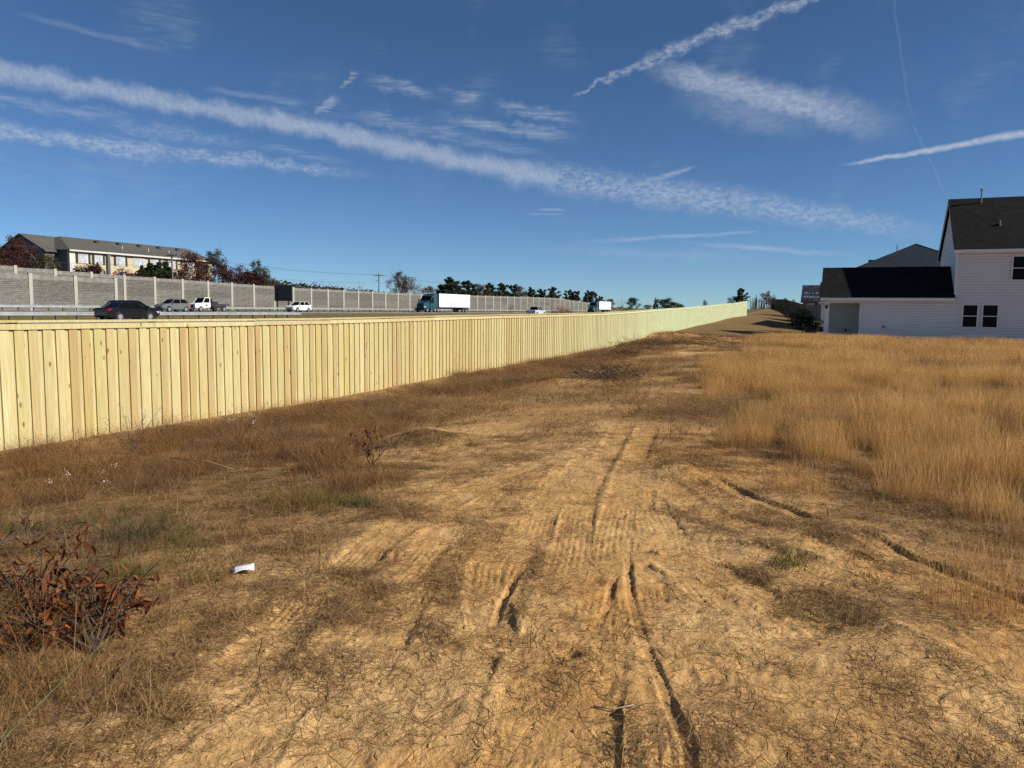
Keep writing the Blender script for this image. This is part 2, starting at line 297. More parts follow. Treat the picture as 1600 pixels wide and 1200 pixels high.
M['tan_wall'] = plain('porch_wall', (.50, .49, .44), .7, .04)
M['glass'] = plain('dark_window_glass', (.004, .004, .004), .25, .2, spec=.12)
M['bright_glass'] = plain('pale_window_glass', (.42, .45, .50), .2, .35, .9, spec=.5)
M['slab'] = plain('slab_concrete', (.30, .28, .26), .9, .2)
M['clay'] = plain('red_clay', (.25, .10, .06), .95, .3, 4)
M['dark_metal'] = plain('dark_metal', (.025, .025, .028), .5)
M['sign_back'] = plain('sign_back_aluminium', (.075, .075, .075), .6, .1)
M['pvc'] = plain('white_pvc', (.75, .75, .74), .5)
M['lead'] = plain('vent_metal', (.16, .20, .23), .5)
M['paper'] = plain('white_paper', (.86, .86, .87), .7, .03)
M['pole'] = plain('creosote_pole', (.17, .14, .115), .9, .2)
M['wire'] = plain('wire', (.05, .055, .07), .6)
M['bark'] = plain('bark', (.13, .10, .08), .95, .3, 8)
M['bark_pale'] = plain('pale_bark', (.26, .22, .19), .95, .25, 8)
M['twig'] = plain('dead_twig', (.075, .052, .040), .95, .3, 20)
M['greenstem'] = plain('green_stem', (.10, .14, .055), .8, .2, 20)
M['stick'] = plain('bleached_stick', (.42, .36, .27), .9, .2, 20)
def shingle_mat(name, c, var=.5):
    m, t, p = new_mat(name)
    co = t.node('ShaderNodeTexCoord').outputs['Object']
    br = t.node('ShaderNodeTexBrick'); br.inputs['Scale'].default_value = 1.0
    br.inputs['Brick Width'].default_value = .33; br.inputs['Row Height'].default_value = .14; br.inputs['Mortar Size'].default_value = .008; br.offset = .37
    br.inputs['Color1'].default_value = (*[v * (1 + var) for v in c], 1); br.inputs['Color2'].default_value = (*[v * (1 - var) for v in c], 1); br.inputs['Mortar'].default_value = (*[v * .4 for v in c], 1)
    t.l.new(co, br.inputs['Vector'])
    gr = t.noise(co, 55, 3)
    t.l.new(t.mix(t.smooth(gr, .3, .7), t.mix(.35, br.outputs['Color'], (0, 0, 0)), br.outputs['Color']), p.inputs['Base Color'])
    p.inputs['Roughness'].default_value = .92; p.inputs['Specular IOR Level'].default_value = .15
    b = t.node('ShaderNodeBump'); b.inputs['Strength'].default_value = .5; b.inputs['Distance'].default_value = .01
    t.l.new(br.outputs['Fac'], b.inputs['Height']); b.invert = True; t.l.new(b.outputs[0], p.inputs['Normal'])
    return m
M['shingle_dark'] = shingle_mat('charcoal_shingles', (.012, .0115, .0115))
M['shingle_blue'] = shingle_mat('slate_blue_shingles', (.026, .036, .052), .2)
M['shingle_grey'] = shingle_mat('weathered_grey_shingles', (.135, .130, .118), .15)
def ashlar_mat(name, c):
    m, t, p = new_mat(name)
    co = t.mapping(t.node('ShaderNodeTexCoord').outputs['Object'], (1, 1, 1), (0, 0, 0))
    cx = t.node('ShaderNodeSeparateXYZ'); t.l.new(co, cx.inputs[0]); cb = t.node('ShaderNodeCombineXYZ'); t.l.new(cx.outputs[1], cb.inputs[0]); t.l.new(cx.outputs[2], cb.inputs[1])
    br = t.node('ShaderNodeTexBrick'); br.offset = .43; br.squash = .7; br.squash_frequency = 3; br.inputs['Scale'].default_value = 1.0
    br.inputs['Brick Width'].default_value = .62; br.inputs['Row Height'].default_value = .235; br.inputs['Mortar Size'].default_value = .022; br.inputs['Bias'].default_value = -.1
    br.inputs['Color1'].default_value = (*[v * 1.18 for v in c], 1); br.inputs['Color2'].default_value = (*[v * .80 for v in c], 1); br.inputs['Mortar'].default_value = (*[v * .55 for v in c], 1)
    t.l.new(cb.outputs[0], br.inputs['Vector'])
    n = t.noise(co, 2.2, 6, .6); oi = t.node('ShaderNodeObjectInfo')
    cc = t.mix(t.smooth(n, .3, .7), t.mix(.28, br.outputs['Color'], (.05, .05, .045)), br.outputs['Color'])
    hs = t.node('ShaderNodeHueSaturation'); t.l.new(cc, hs.inputs['Color']); t.l.new(t.math('MULTIPLY_ADD', oi.outputs['Random'], .32, .84), hs.inputs['Value'])
    t.l.new(hs.outputs[0], p.inputs['Base Color']); p.inputs['Roughness'].default_value = .95; p.inputs['Specular IOR Level'].default_value = .15
    b = t.node('ShaderNodeBump'); b.inputs['Strength'].default_value = .5; b.inputs['Distance'].default_value = .03; b.invert = True
    t.l.new(t.math('ADD', br.outputs['Fac'], t.math('MULTIPLY', n, -.8)), b.inputs['Height']); t.l.new(b.outputs[0], p.inputs['Normal'])
    return m
M['ashlar'] = ashlar_mat('ashlar_concrete', (.175, .168, .15))
M['panel_cap'] = plain('smooth_panel_concrete', (.20, .195, .172), .9, .22, 1.4, bump=.3)

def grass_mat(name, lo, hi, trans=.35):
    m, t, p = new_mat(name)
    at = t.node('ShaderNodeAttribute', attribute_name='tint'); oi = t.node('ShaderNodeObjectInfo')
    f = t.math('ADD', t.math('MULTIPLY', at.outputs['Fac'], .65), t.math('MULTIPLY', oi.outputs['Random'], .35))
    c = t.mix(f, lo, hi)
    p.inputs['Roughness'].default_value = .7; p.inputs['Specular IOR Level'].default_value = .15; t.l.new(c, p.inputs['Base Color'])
    tr = t.node('ShaderNodeBsdfTranslucent'); t.l.new(c, tr.inputs[0])
    mx = t.node('ShaderNodeMixShader'); mx.inputs[0].default_value = trans
    out = t.n['Material Output']; t.l.new(p.outputs[0], mx.inputs[1]); t.l.new(tr.outputs[0], mx.inputs[2]); t.l.new(mx.outputs[0], out.inputs[0])
    return m
M['gold'] = grass_mat('golden_dry_grass', (.19, .085, .028), (.95, .60, .225), .4)
M['rust'] = grass_mat('rusty_dry_grass', (.095, .040, .017), (.44, .25, .098))
M['straw'] = grass_mat('straw_thatch', (.085, .048, .022), (.46, .285, .125), .2)
M['darkweed'] = grass_mat('dark_dead_weeds', (.045, .028, .020), (.20, .12, .075), .15)
M['green'] = grass_mat('green_grass', (.05, .065, .014), (.20, .19, .055))
M['dryleaf'] = grass_mat('dried_leaf', (.070, .018, .008), (.42, .155, .052), .3)
M['seed'] = grass_mat('pale_seed_heads', (.45, .40, .32), (.75, .70, .62), .3)
M['pine'] = grass_mat('pine_needles', (.012, .026, .009), (.050, .075, .022), .15)
M['red_tree'] = grass_mat('dark_red_leaves', (.040, .014, .010), (.130, .045, .028), .2)
M['maroon'] = grass_mat('maroon_leaves', (.030, .012, .014), (.085, .03, .03), .2)
M['olive'] = grass_mat('olive_leaves', (.030, .034, .010), (.11, .095, .03), .2)
M['cypress'] = grass_mat('cypress_leaves', (.014, .032, .012), (.045, .075, .022), .15)
M['greyleaf'] = grass_mat('thin_grey_green_leaves', (.05, .055, .04), (.15, .145, .10), .2)
M['oak'] = grass_mat('brown_oak_leaves', (.06, .03, .014), (.17, .085, .035), .2)
M['darkshrub'] = grass_mat('dark_shrub_leaves', (.010, .015, .008), (.03, .04, .018), .1)

def ground_mat():
    m, t, p = new_mat('sandy_ground')
    geo = t.node('ShaderNodeNewGeometry'); pos = geo.outputs['Position']
    A = lambda n: t.node('ShaderNodeAttribute', attribute_name=n).outputs['Fac']
    n1 = t.noise(pos, .55, 4); n2 = t.noise(pos, 5., 6, .65); n3 = t.noise(pos, 60., 4, .7); n4 = t.noise(pos, 1.7, 5, .6, .5)
    sand = t.mix(t.smooth(n1, .35, .65), (.67, .435, .190), (.60, .35, .132))
    sand = t.mix(t.math('MULTIPLY', t.smooth(n4, .52, .70), .6), sand, (.74, .50, .245))
    sand = t.mix(t.math('MULTIPLY', A('orange'), .7), sand, (.56, .27, .075))
    sand = t.mix(t.math('MULTIPLY', t.smooth(n2, .58, .36), .55), sand, (.33, .19, .075))
    sand = t.mix(t.math('MULTIPLY', t.smooth(n3, .60, .36), .30), sand, (.24, .14, .06))
    lit = t.mix(t.smooth(n2, .35, .65), (.19, .105, .042), (.34, .21, .095))
    lit = t.mix(t.math('MULTIPLY', t.smooth(n3, .5, .7), .5), lit, (.36, .26, .14))
    c = t.mix(t.math('MULTIPLY', t.smooth(t.math('ADD', A('litter'), t.math('MULTIPLY_ADD', n2, .8, -.4)), .25, .85), .88), sand, lit)
    fine = t.noise(t.mapping(pos, (1, 1, 1)), 7., 6, .75)
    lawn = t.mix(t.smooth(n1, .3, .7), (.20, .125, .055), (.155, .10, .042))
    lawn = t.mix(t.math('MULTIPLY', t.smooth(fine, .45, .62), .5), lawn, (.25, .17, .08))
    c = t.mix(A('lawn'), c, lawn)
    verge = t.mix(t.smooth(n4, .35, .65), (.11, .095, .035), (.19, .145, .06))
    c = t.mix(A('verge'), c, verge)
    t.l.new(c, p.inputs['Base Color']); p.inputs['Roughness'].default_value = .97; p.inputs['Specular IOR Level'].default_value = .08
    b = t.node('ShaderNodeBump'); b.inputs['Strength'].default_value = .65; b.inputs['Distance'].default_value = .03
    t.l.new(t.math('ADD', t.math('MULTIPLY', n3, .45), t.math('ADD', n2, t.math('MULTIPLY', t.noise(pos, 22., 4, .7), .6))), b.inputs['Height']); t.l.new(b.outputs[0], p.inputs['Normal'])
    return m
M['ground'] = ground_mat()

# ------------------------------------------------------------------ mesh and object helpers
class MB:
    def __init__(s): s.v = []; s.f = []
    def add(s, vs, fs):
        o = len(s.v); s.v += [tuple(q) for q in vs]; s.f += [tuple(i + o for i in f) for f in fs]; return s
    def box(s, x0, x1, y0, y1, z0, z1):
        return s.add([(x0, y0, z0), (x1, y0, z0), (x1, y1, z0), (x0, y1, z0), (x0, y0, z1), (x1, y0, z1), (x1, y1, z1), (x0, y1, z1)],
                     [(0, 3, 2, 1), (4, 5, 6, 7), (0, 1, 5, 4), (1, 2, 6, 5), (2, 3, 7, 6), (3, 0, 4, 7)])
    def hexa(s, b, t):   # four bottom points and four top points, counter-clockwise from above
        return s.add(list(b) + list(t), [(3, 2, 1, 0), (4, 5, 6, 7), (0, 1, 5, 4), (1, 2, 6, 5), (2, 3, 7, 6), (3, 0, 4, 7)])
    def prism(s, pts, y0, y1):   # polygon in (x, z) extruded along y
        n = len(pts); vs = [(x, y0, z) for x, z in pts] + [(x, y1, z) for x, z in pts]
        return s.add(vs, [tuple(range(n)), tuple(range(2 * n - 1, n - 1, -1))] + [(i, i + n, (i + 1) % n + n, (i + 1) % n) for i in range(n)])
    def prism_x(s, pts, x0, x1):   # polygon in (y, z) extruded along x
        n = len(pts); vs = [(x0, y, z) for y, z in pts] + [(x1, y, z) for y, z in pts]
        return s.add(vs, [tuple(range(n)), tuple(range(2 * n - 1, n - 1, -1))] + [(i, i + n, (i + 1) % n + n, (i + 1) % n) for i in range(n)])
    def tube(s, pts, rad, n=6, cap=True):
        pts = [Vector(q) for q in pts]; rad = rad if isinstance(rad, (list, tuple)) else [rad] * len(pts)
        vs = []; fs = []
        for i, q in enumerate(pts):
            d = (pts[min(i + 1, len(pts) - 1)] - pts[max(i - 1, 0)]).normalized()
            a = d.orthogonal().normalized() if i == 0 else (a - d * a.dot(d)).normalized()
            b = d.cross(a)
            for k in range(n):
                th = 2 * math.pi * k / n; vs.append(tuple(q + (a * math.cos(th) + b * math.sin(th)) * rad[i]))
        for i in range(len(pts) - 1):
            for k in range(n): fs.append((i * n + k, i * n + (k + 1) % n, (i + 1) * n + (k + 1) % n, (i + 1) * n + k))
        if cap: fs += [tuple(range(n - 1, -1, -1)), tuple((len(pts) - 1) * n + k for k in range(n))]
        return s.add(vs, fs)
    def disc_y(s, c, r, w, n=16):  # cylinder with axis along y
        return s.tube([(c[0], c[1] - w / 2, c[2]), (c[0], c[1] + w / 2, c[2])], r, n)
    def mesh(s, name, mat=None, smooth=False):
        me = bpy.data.meshes.new(name); me.from_pydata(s.v, [], s.f)
        if mat: me.materials.append(mat)
        if smooth: me.polygons.foreach_set('use_smooth', [True] * len(me.polygons))
        me.update(); return me
    def build(s, name, mat, parent=None, smooth=False, **kw): return place(s.mesh(name, mat, smooth), name, parent, **kw)
def place(me, name, parent=None, loc=(0, 0, 0), rot=(0, 0, 0), scale=(1, 1, 1)):
    o = bpy.data.objects.new(name, me); col.objects.link(o); o.location = loc; o.rotation_euler = rot; o.scale = scale
    if parent: o.parent = parent
    return o
def tag(o, label, cat, group=None):
    o['label'] = label; o['category'] = cat
    if group: o['group'] = group
    return o
def thing(name, label, cat, loc=(0, 0, 0), rz=0, group=None):
    o = bpy.data.objects.new(name, None); col.objects.link(o); o.location = loc; o.rotation_euler = (0, 0, rz); o.empty_display_size = .3
    return tag(o, label, cat, group)
def structure(o): o['kind'] = 'structure'; return o
def stuff(o): o['kind'] = 'stuff'; return o
def np_mesh(name, v, f, mat=None, attrs=None, smooth=False):
    """v (n,3), f (m,3 or 4) arrays"""
    me = bpy.data.meshes.new(name); k = f.shape[1]
    me.vertices.add(len(v)); me.vertices.foreach_set('co', np.ascontiguousarray(v, np.float32).ravel())
    me.loops.add(f.size); me.loops.foreach_set('vertex_index', np.ascontiguousarray(f, np.int32).ravel())
    me.polygons.add(len(f)); me.polygons.foreach_set('loop_start', np.arange(0, f.size, k, dtype=np.int32))
    if smooth: me.polygons.foreach_set('use_smooth', np.ones(len(f), bool))
    for an, av in (attrs or {}).items():
        a = me.attributes.new(an, 'FLOAT', 'POINT'); a.data.foreach_set('value', np.ascontiguousarray(av, np.float32))
    if mat: me.materials.append(mat)
    me.update(calc_edges=True); return me
def hz(x, y): return float(height(np.array([x]), np.array([y]), False)[0])
def hzf(x, y):
    return float(surf(np.array([x], float), np.array([y], float))[0][0])

# ------------------------------------------------------------------ ground (one sheet, finer near the viewpoint)
def build_ground():
    c0 = YAW
    fine = np.concatenate([np.arange(-R(47), -R(36), R(.3)), np.arange(-R(36), R(36), R(.125)), np.arange(R(36), R(47), R(.3))]); coarse = np.arange(R(47), 2 * math.pi - R(47), R(4))
    ang = np.concatenate([fine, coarse]) + c0
    rad = np.concatenate([np.geomspace(.5, 1.6, 50, endpoint=False), np.geomspace(1.6, 7.5, 330, endpoint=False), np.geomspace(7.5, 45, 190, endpoint=False), np.geomspace(45, 400, 150, endpoint=False), np.geomspace(400, 9000, 36)])
    rr, aa = np.meshgrid(rad, ang, indexing='ij')
    x = (-np.sin(aa) * rr).ravel(); y = (np.cos(aa) * rr).ravel()
    x = np.append(x, 0.); y = np.append(y, 0.)
    dz, bare = track_fields(x, y); z = height(x, y) + dz
    nr, na = len(rad), len(ang)
    i = np.arange(nr - 1)[:, None]; j = np.arange(na)[None, :]; j2 = (j + 1) % na
    f = np.stack([(i * na + j), (i * na + j2), ((i + 1) * na + j2), ((i + 1) * na + j)], -1).reshape(-1, 4)[:, ::-1]
    cen = np.array([[k, (k + 1) % na, nr * na, nr * na] for k in range(na)])
    field, left, lawn = regions(x, y)
    mid = fbm(x, y, 1.1, 4, 41)
    litter = np.clip(np.maximum(np.maximum(field * .8, left * .95), sstep(.50, .70, mid) * .45) * (1 - bare), 0, 1)
    orange = np.clip(sstep(.55, .75, fbm(x, y, 1.7, 3, 44)) + bare * .25 + .9 * np.exp(-((y - 47.6 + (x + 10) * 1.1) / 1.3) ** 2) * (x > -10.8) * (x < -5), 0, 1)
    verge = sstep(FENCE_X - .2, FENCE_X - 1.5, x)
    far = sstep(140, 190, y) * (1 - verge); lawn = lawn * (1 - far); verge = np.maximum(verge, far)
    me = np_mesh('ground', np.stack([x, y, z], 1), f, M['ground'], dict(litter=litter, orange=orange, lawn=lawn * (1 - verge), verge=verge), True)
    return structure(place(me, 'ground'))
build_ground()

# ------------------------------------------------------------------ highway
for nm, x0, x1, z in (('road', -57.2, -46.4, .47), ('road', -88.4, -75.8, .93)):
    rd = structure(MB().box(x0, x1, -150, 1500, z - .35, z).build(nm, M['asphalt']))
    for lx in (x0 + .9, x1 - .9): MB().box(lx - .07, lx + .07, -150, 1200, z + .002, z + .006).build('edge_line', M['line'], rd)
    dash = MB()
    for k in range(60): dash.box((x0 + x1) / 2 - .06, (x0 + x1) / 2 + .06, 10 + k * 12.2, 13 + k * 12.2, z + .002, z + .006)
    dash.build('lane_dashes', M['line'], rd)

def guardrail(x, y0, y1, zb, label, face):
    g = thing('guardrail', label, 'guardrail', (x, y0, zb))
    prof = [(0, .44), (.05, .47), (.05, .53), (0, .57), (0, .61), (.05, .65), (.05, .72), (0, .75), (-.012, .75), (.036, .715), (.036, .655), (-.012, .61), (-.012, .57), (.036, .525), (.036, .475), (-.012, .44)]
    MB().prism([(a * face + .11 * face, b) for a, b in prof], 0, y1 - y0).build('rail', M['galv'], g)
    pm = MB().box(-.08, .06, -.05, .05, -.3, .70).mesh('post', M['rust_post']); bm_ = MB().box(.06 * face, .10 * face, -.05, .05, .46, .74).mesh('blockout', M['rust_post'])
    n = int((y1 - y0) / 1.905)
    for k in range(n):
        po = place(pm, 'post', g, (0, .3 + k * 1.905, 0))
        if k < 40: place(bm_, 'blockout', po)
    return g
guardrail(-59.0, 20, 74, .36, 'long steel guardrail in the median behind the black sedan', 1)
guardrail(-90.2, 40, 330, .90, 'thin distant steel guardrail at the foot of the noise wall', 1)

# ------------------------------------------------------------------ noise walls
def noise_wall(x, y0, n, top, base, label, phase=0):
    w = thing('noise_wall', label, 'wall', (x, y0, 0)); S = 6.1
    pm = MB().box(-.02, .30, -.24, .24, 0, 1).mesh('post', M['concrete'])
    mesh_cache = {}
    for k in range(n + 1):
        tz = top(y0 + k * S); place(pm, 'post', w, (0, k * S, base - .3), scale=(1, 1, tz + .12 - base + .3))
        if k == n: break
        tz = min(top(y0 + k * S), top(y0 + (k + 1) * S)); H = tz - base; cap = .58; m = 4 if H > 5.2 else 3
        ph = (H - cap) / m; zz = base
        for r in range(m + 1):
            hgt = ph if r < m else cap; key = (round(hgt, 2), r == m)
            if key not in mesh_cache:
                d = .02 if r < m else 0.0
                mesh_cache[key] = MB().box(.02, .18 + d, .24, S - .24, .012, key[0] - .012).mesh('panel', M['ashlar'] if r < m else M['panel_cap'])
            place(mesh_cache[key], 'panel', w, (0, k * S, zz)); zz += hgt
    return w
TB_Y = [0, 74, 92, 129, 141, 188, 290, 306, 330, 352, 420]; TB_Z = [7.4, 7.2, 6.7, 6.07, 5.9, 5.85, 6.6, 6.6, 5.8, 5.1, 4.6]
noise_wall(-93, 76.9 - 6.1 * 7, 7, lambda y: 5.5 - (y - 60) * .009, .7, 'nearer short length of grey stone-pattern noise wall at left behind the sedan')
noise_wall(-110, 74.4 - 6.1 * 6, 53, lambda y: float(np.interp(y, TB_Y, TB_Z)), .8, 'long grey stone-pattern noise wall with pale posts across the highway')

# ------------------------------------------------------------------ wooden privacy fence
FT_Y = [-2, 7.1, 9.9, 14.3, 24.2, 28.2, 37.4, 48.2, 59.5, 84.8, 97.6, 99]; FT_Z = [1.43, 1.43, 1.42, 1.42, 1.49, 1.51, 1.57, 1.78, 1.98, 2.59, 2.98, 3.02]
def ftop(y): return float(np.interp(y, FT_Y, FT_Z))
def privacy_fence():
    f = thing('privacy_fence', 'long new pale yellow board-on-board timber fence along the highway', 'fence', (FENCE_X, 0, 0))
    P = .2145; y0, y1 = 0.0, 97.9; n = int((y1 - y0) / P)
    outer = MB().box(0, .021, -.071, .071, 0, 1).mesh('board', M['wood']); inner = MB().box(0, .017, -.066, .066, 0, 1).mesh('board', M['wood_back'])
    k0 = int(6.2 / P); rest = [MB(), MB()]; ids = [[], []]
    for k in range(n):
        for q, (yy, xo, me) in enumerate(((y0 + k * P + .08, .0, outer), (y0 + k * P + .08 + P / 2, -.019, inner))):
            gz = float(np.interp(yy, PA_Y, PA_Z)) + .02 + random.uniform(-.02, .02); tz = ftop(yy) - .062
            yy += random.uniform(-.006, .006)
            if k0 <= k < k0 + 150:
                place(me, 'board', f, (xo, yy, gz - .08), (random.uniform(-.003, .003), 0, random.uniform(-.02, .02)), (1, random.uniform(.96, 1.02), tz - gz + .08))
            else:
                hw = .071 if q == 0 else .066
                rest[q].box(xo, xo + .017, yy - hw, yy + hw, gz - .08, tz); ids[q] += [random.random()] * 8
    for q in (0, 1):
        me = rest[q].mesh('far_boards', M['wood'] if q == 0 else M['wood_back'])
        a = me.attributes.new('board', 'FLOAT', 'POINT'); a.data.foreach_set('value', ids[q])
        stuff(place(me, 'far_boards', f))
    BAY = 2.44; y = y0; k = 0
    while y < y1 - .1:
        ye = min(y + BAY, y1); za, zb = ftop(y), ftop(ye); g = .002
        def beam(nm, xa, xb, ta, tb, mat, parent=f):
            return MB().hexa([(xa, y + g, za + ta), (xb, y + g, za + ta), (xb, ye - g, zb + ta), (xa, ye - g, zb + ta)], [(xa, y + g, za + tb), (xb, y + g, za + tb), (xb, ye - g, zb + tb), (xa, ye - g, zb + tb)]).build(nm, mat, parent)
        jz = random.uniform(-.004, .004); za += jz; zb += random.uniform(-.004, .004)
        beam('cap_rail', -.10, .078, -.034, 0.0, M['wood'])
        beam('fascia_board', .0195, .044, -.136, -.052, M['wood_back'])
        for h in (.25, .9, 1.5): 
            beam('back_rail', -.062, -.022, -1.85 + h, -1.85 + h + .085, M['wood_back'])
        gz = float(np.interp(y, PA_Y, PA_Z)); MB().box(-.155, -.064, y - .045 + .05, y + .045 + .05, gz - .4, za - .04).build('post', M['wood_back'], f)
        y = ye; k += 1
privacy_fence()
def stained_fence():
    f = thing('stained_fence', 'dark brown stained fence descending the hill beyond the pale fence', 'fence')
    pts = [(-14.3, 173), (-12.2, 158), (-9.6, 144), (-7.1, 129.5), (-5.8, 119), (-4.9, 113)]
    for (x0, y0), (x1, y1) in zip(pts[:-1], pts[1:]):
        L = math.hypot(x1 - x0, y1 - y0); m = max(1, int(L / 2.4))
        for k in range(m):
            mb = MB(); nb = 15
            for b in range(nb):
                s0, s1 = (k + b / nb) / m, (k + (b + .93) / nb) / m
                ax, ay, bx, by = x0 + (x1 - x0) * s0, y0 + (y1 - y0) * s0, x0 + (x1 - x0) * s1, y0 + (y1 - y0) * s1
                g = hz(ax, ay); t = g + 1.8 + random.uniform(-.02, .02); o = .02 if b % 2 else 0
                mb.hexa([(ax + o, ay, g - .1), (ax + .03 + o, ay + .01, g - .1), (bx + .03 + o, by, g - .1), (bx + o, by, g - .1)][::-1], [(ax + o, ay, t), (ax + .03 + o, ay + .01, t), (bx + .03 + o, by, t), (bx + o, by, t)][::-1])
            mb.build('panel', M['brown_wood'], f)
stained_fence()

# ------------------------------------------------------------------ houses
def siding(name, parent, mat, o, u, n, width, z0, z1, lim=None, course=.17):
    """lap siding: courses between z0 and z1 along u from o, outward normal n; lim(z) gives the clipped (left, right) extents"""
    mb = MB(); o = Vector(o); u = Vector(u); n = Vector(n); z = z0
    while z < z1 - .01:
        zt = min(z + course, z1)
        (a0, b0), (a1, b1) = (lim(z), lim(zt)) if lim else ((0, width), (0, width))
        if b0 - a0 > .02:
            P = lambda s, zz, d: tuple(o + u * s + n * d + Vector((0, 0, zz)))
            mb.add([P(a0, z, .022), P(b0, z, .022), P(b1, zt - .018, .004), P(a1, zt - .018, .004), P(a0, z, -.015), P(b0, z, -.015)], [(0, 1, 2, 3), (4, 5, 1, 0)])
        z = zt
    return mb.build(name, mat, parent)
def window(parent, x0, x1, z0, z1, y, frame=M['trim'], pane=M['glass']):
    w = MB().box(x0 - .07, x1 + .07, y - .075, y - .046, z0 - .07, z0).box(x0 - .07, x1 + .07, y - .075, y - .046, z1, z1 + .07).box(x0 - .07, x0, y - .075, y - .046, z0, z1).box(x1, x1 + .07, y - .075, y - .046, z0, z1).build('window', frame, parent)
    zm = (z0 + z1) / 2
    MB().box(x0, x1, y - .058, y - .050, z0, zm - .025).build('pane', pane, w); MB().box(x0, x1, y - .062, y - .050, zm + .025, z1).build('pane', pane, w)
    MB().box(x0, x1, y - .072, y - .050, zm - .025, zm + .025).build('meeting_rail', frame, w)
    return w
def roof_slab(name, parent, mat, pts, th=.14):
    """pts: four corners of the upper surface"""
    up = [Vector(p) for p in pts]; nrm = (up[1] - up[0]).cross(up[3] - up[0]).normalized()
    if nrm.z < 0: nrm = -nrm
    lo = [p - Vector((0, 0, th)) for p in up]
    # local frame so that the shingle pattern lies in the slope
    e1 = (up[1] - up[0]).normalized(); e2 = nrm.cross(e1)
    mw = Matrix((e1, e2, nrm)).transposed().to_4x4(); mw.translation = up[0]; inv = mw.inverted()
    mb = MB().hexa([inv @ p for p in lo], [inv @ p for p in up]); o = mb.build(name, mat, parent); o.matrix_local = mw
    return o
def house_row(name, label, X, Y, Z, wall, roof, detail=True, wrap=False, low=False, trim=M['trim']):
    """two-storey block with a one-storey rear wing towards the fence; the wall facing -Y is nearest the viewer"""
    h = thing(name, label, 'house', (X, Y, Z))
    xw, xm, xr = 0.0, 7.6, 19.0        # wing from xw to xm, main block from xm to xr
    e1, r1, d1 = 2.78, 4.72, 6.0       # wing eave, ridge, depth
    e2, r2, d2 = 5.82, 9.32, 9.2
    if low: e2, r2, d2 = 2.9, 5.6, 9.2
    ov = .28
    p0, p1 = .30, 2.2                  # porch opening
    siding('wing_wall', h, wall, (p1, 0, 0), (1, 0, 0), (0, -1, 0), xm - p1, .18, e1)
    siding('main_wall', h, wall, (xm, 0, 0), (1, 0, 0), (0, -1, 0), xr - xm, .18, e2)
    siding('porch_beam', h, wall, (0, 0, 0), (1, 0, 0), (0, -1, 0), p1, 2.38, e1)
    siding('wing_end_wall', h, wall, (0, d1, 0), (0, -1, 0), (-1, 0, 0), d1 - 3.0, .18, e1)
    siding('wing_gable', h, wall, (0, d1, 0), (0, -1, 0), (-1, 0, 0), d1, e1, r1 - .1, lambda z: ((z - e1) / (r1 - e1) * d1 / 2, d1 - (z - e1) / (r1 - e1) * d1 / 2))
    siding('main_end_wall', h, wall, (xm, d2, 0), (0, -1, 0), (-1, 0, 0), d2, 2.0 if not low else .2, e2)
    siding('main_gable', h, wall, (xm, d2, 0), (0, -1, 0), (-1, 0, 0), d2, e2, r2 - .12, lambda z: ((z - e2) / (r2 - e2) * d2 / 2, d2 - (z - e2) / (r2 - e2) * d2 / 2))
    MB().box(xm + .02, xr, .02, d2, .1, e2).prism_x([(.02, e2), (d2, e2), (d2 / 2, r2 - .2)], xm + .02, xr).build('core', M['tan_wall'], h)
    MB().box(p1, xm + .02, .02, d1, .1, e1).box(.02, p1, 2.6, d1, .1, e1).box(.02, xm, .02, d1, e1 - .1, e1).prism_x([(.02, e1), (d1, e1), (d1 / 2, r1 - .2)], .02, xm).build('wing_core', M['tan_wall'], h)
    MB().box(-.02, xr, -.02, d1, -.35, .17).build('slab', M['slab'], h)
    MB().box(.0, .30, -.03, .28, .17, 2.38).build('porch_post', trim, h)
    MB().box(p1 - .04, p1 + .06, -.06, .02, .17, 2.38).build('corner_trim', trim, h)
    MB().box(xm - .05, xm + .06, -.062, .03, e1 + .2 if not low else .2, e2).build('corner_trim', trim, h)
    # roofs
    s1 = (r1 - e1) / (d1 / 2); s2 = (r2 - e2) / (d2 / 2); up = .16
    rm = roof if not wrap else wrap
    roof_slab('wing_roof', h, rm, [(-ov, -ov, e1 - s1 * ov + up), (xm, -ov, e1 - s1 * ov + up), (xm, d1 / 2, r1 + up), (-ov, d1 / 2, r1 + up)])
    roof_slab('wing_roof', h, rm, [(xm, d1 + ov, e1 - s1 * ov + up), (-ov, d1 + ov, e1 - s1 * ov + up), (-ov, d1 / 2 + .003, r1 + up), (xm, d1 / 2 + .003, r1 + up)])
    mo = .22
    roof_slab('main_roof', h, roof, [(xm - mo, -ov, e2 - s2 * ov + up), (xr + mo, -ov, e2 - s2 * ov + up), (xr + mo, d2 / 2, r2 + up), (xm - mo, d2 / 2, r2 + up)])
    roof_slab('main_roof', h, roof, [(xr + mo, d2 + ov, e2 - s2 * ov + up), (xm - mo, d2 + ov, e2 - s2 * ov + up), (xm - mo, d2 / 2 + .003, r2 + up), (xr + mo, d2 / 2 + .003, r2 + up)])
    # fascias, soffits, frieze boards, rake boards
    for xa, xb, e, s in ((-ov, xm, e1, s1), (xm - mo, xr + mo, e2, s2)):
        ze = e - s * ov + up - .14
        MB().box(xa, xb, -ov - .012, -ov + .012, ze - .10, ze + .10).build('fascia', trim, h)
        MB().box(xa, xb, -ov + .014, -.03, ze - .09, ze - .07).build('soffit', trim, h)
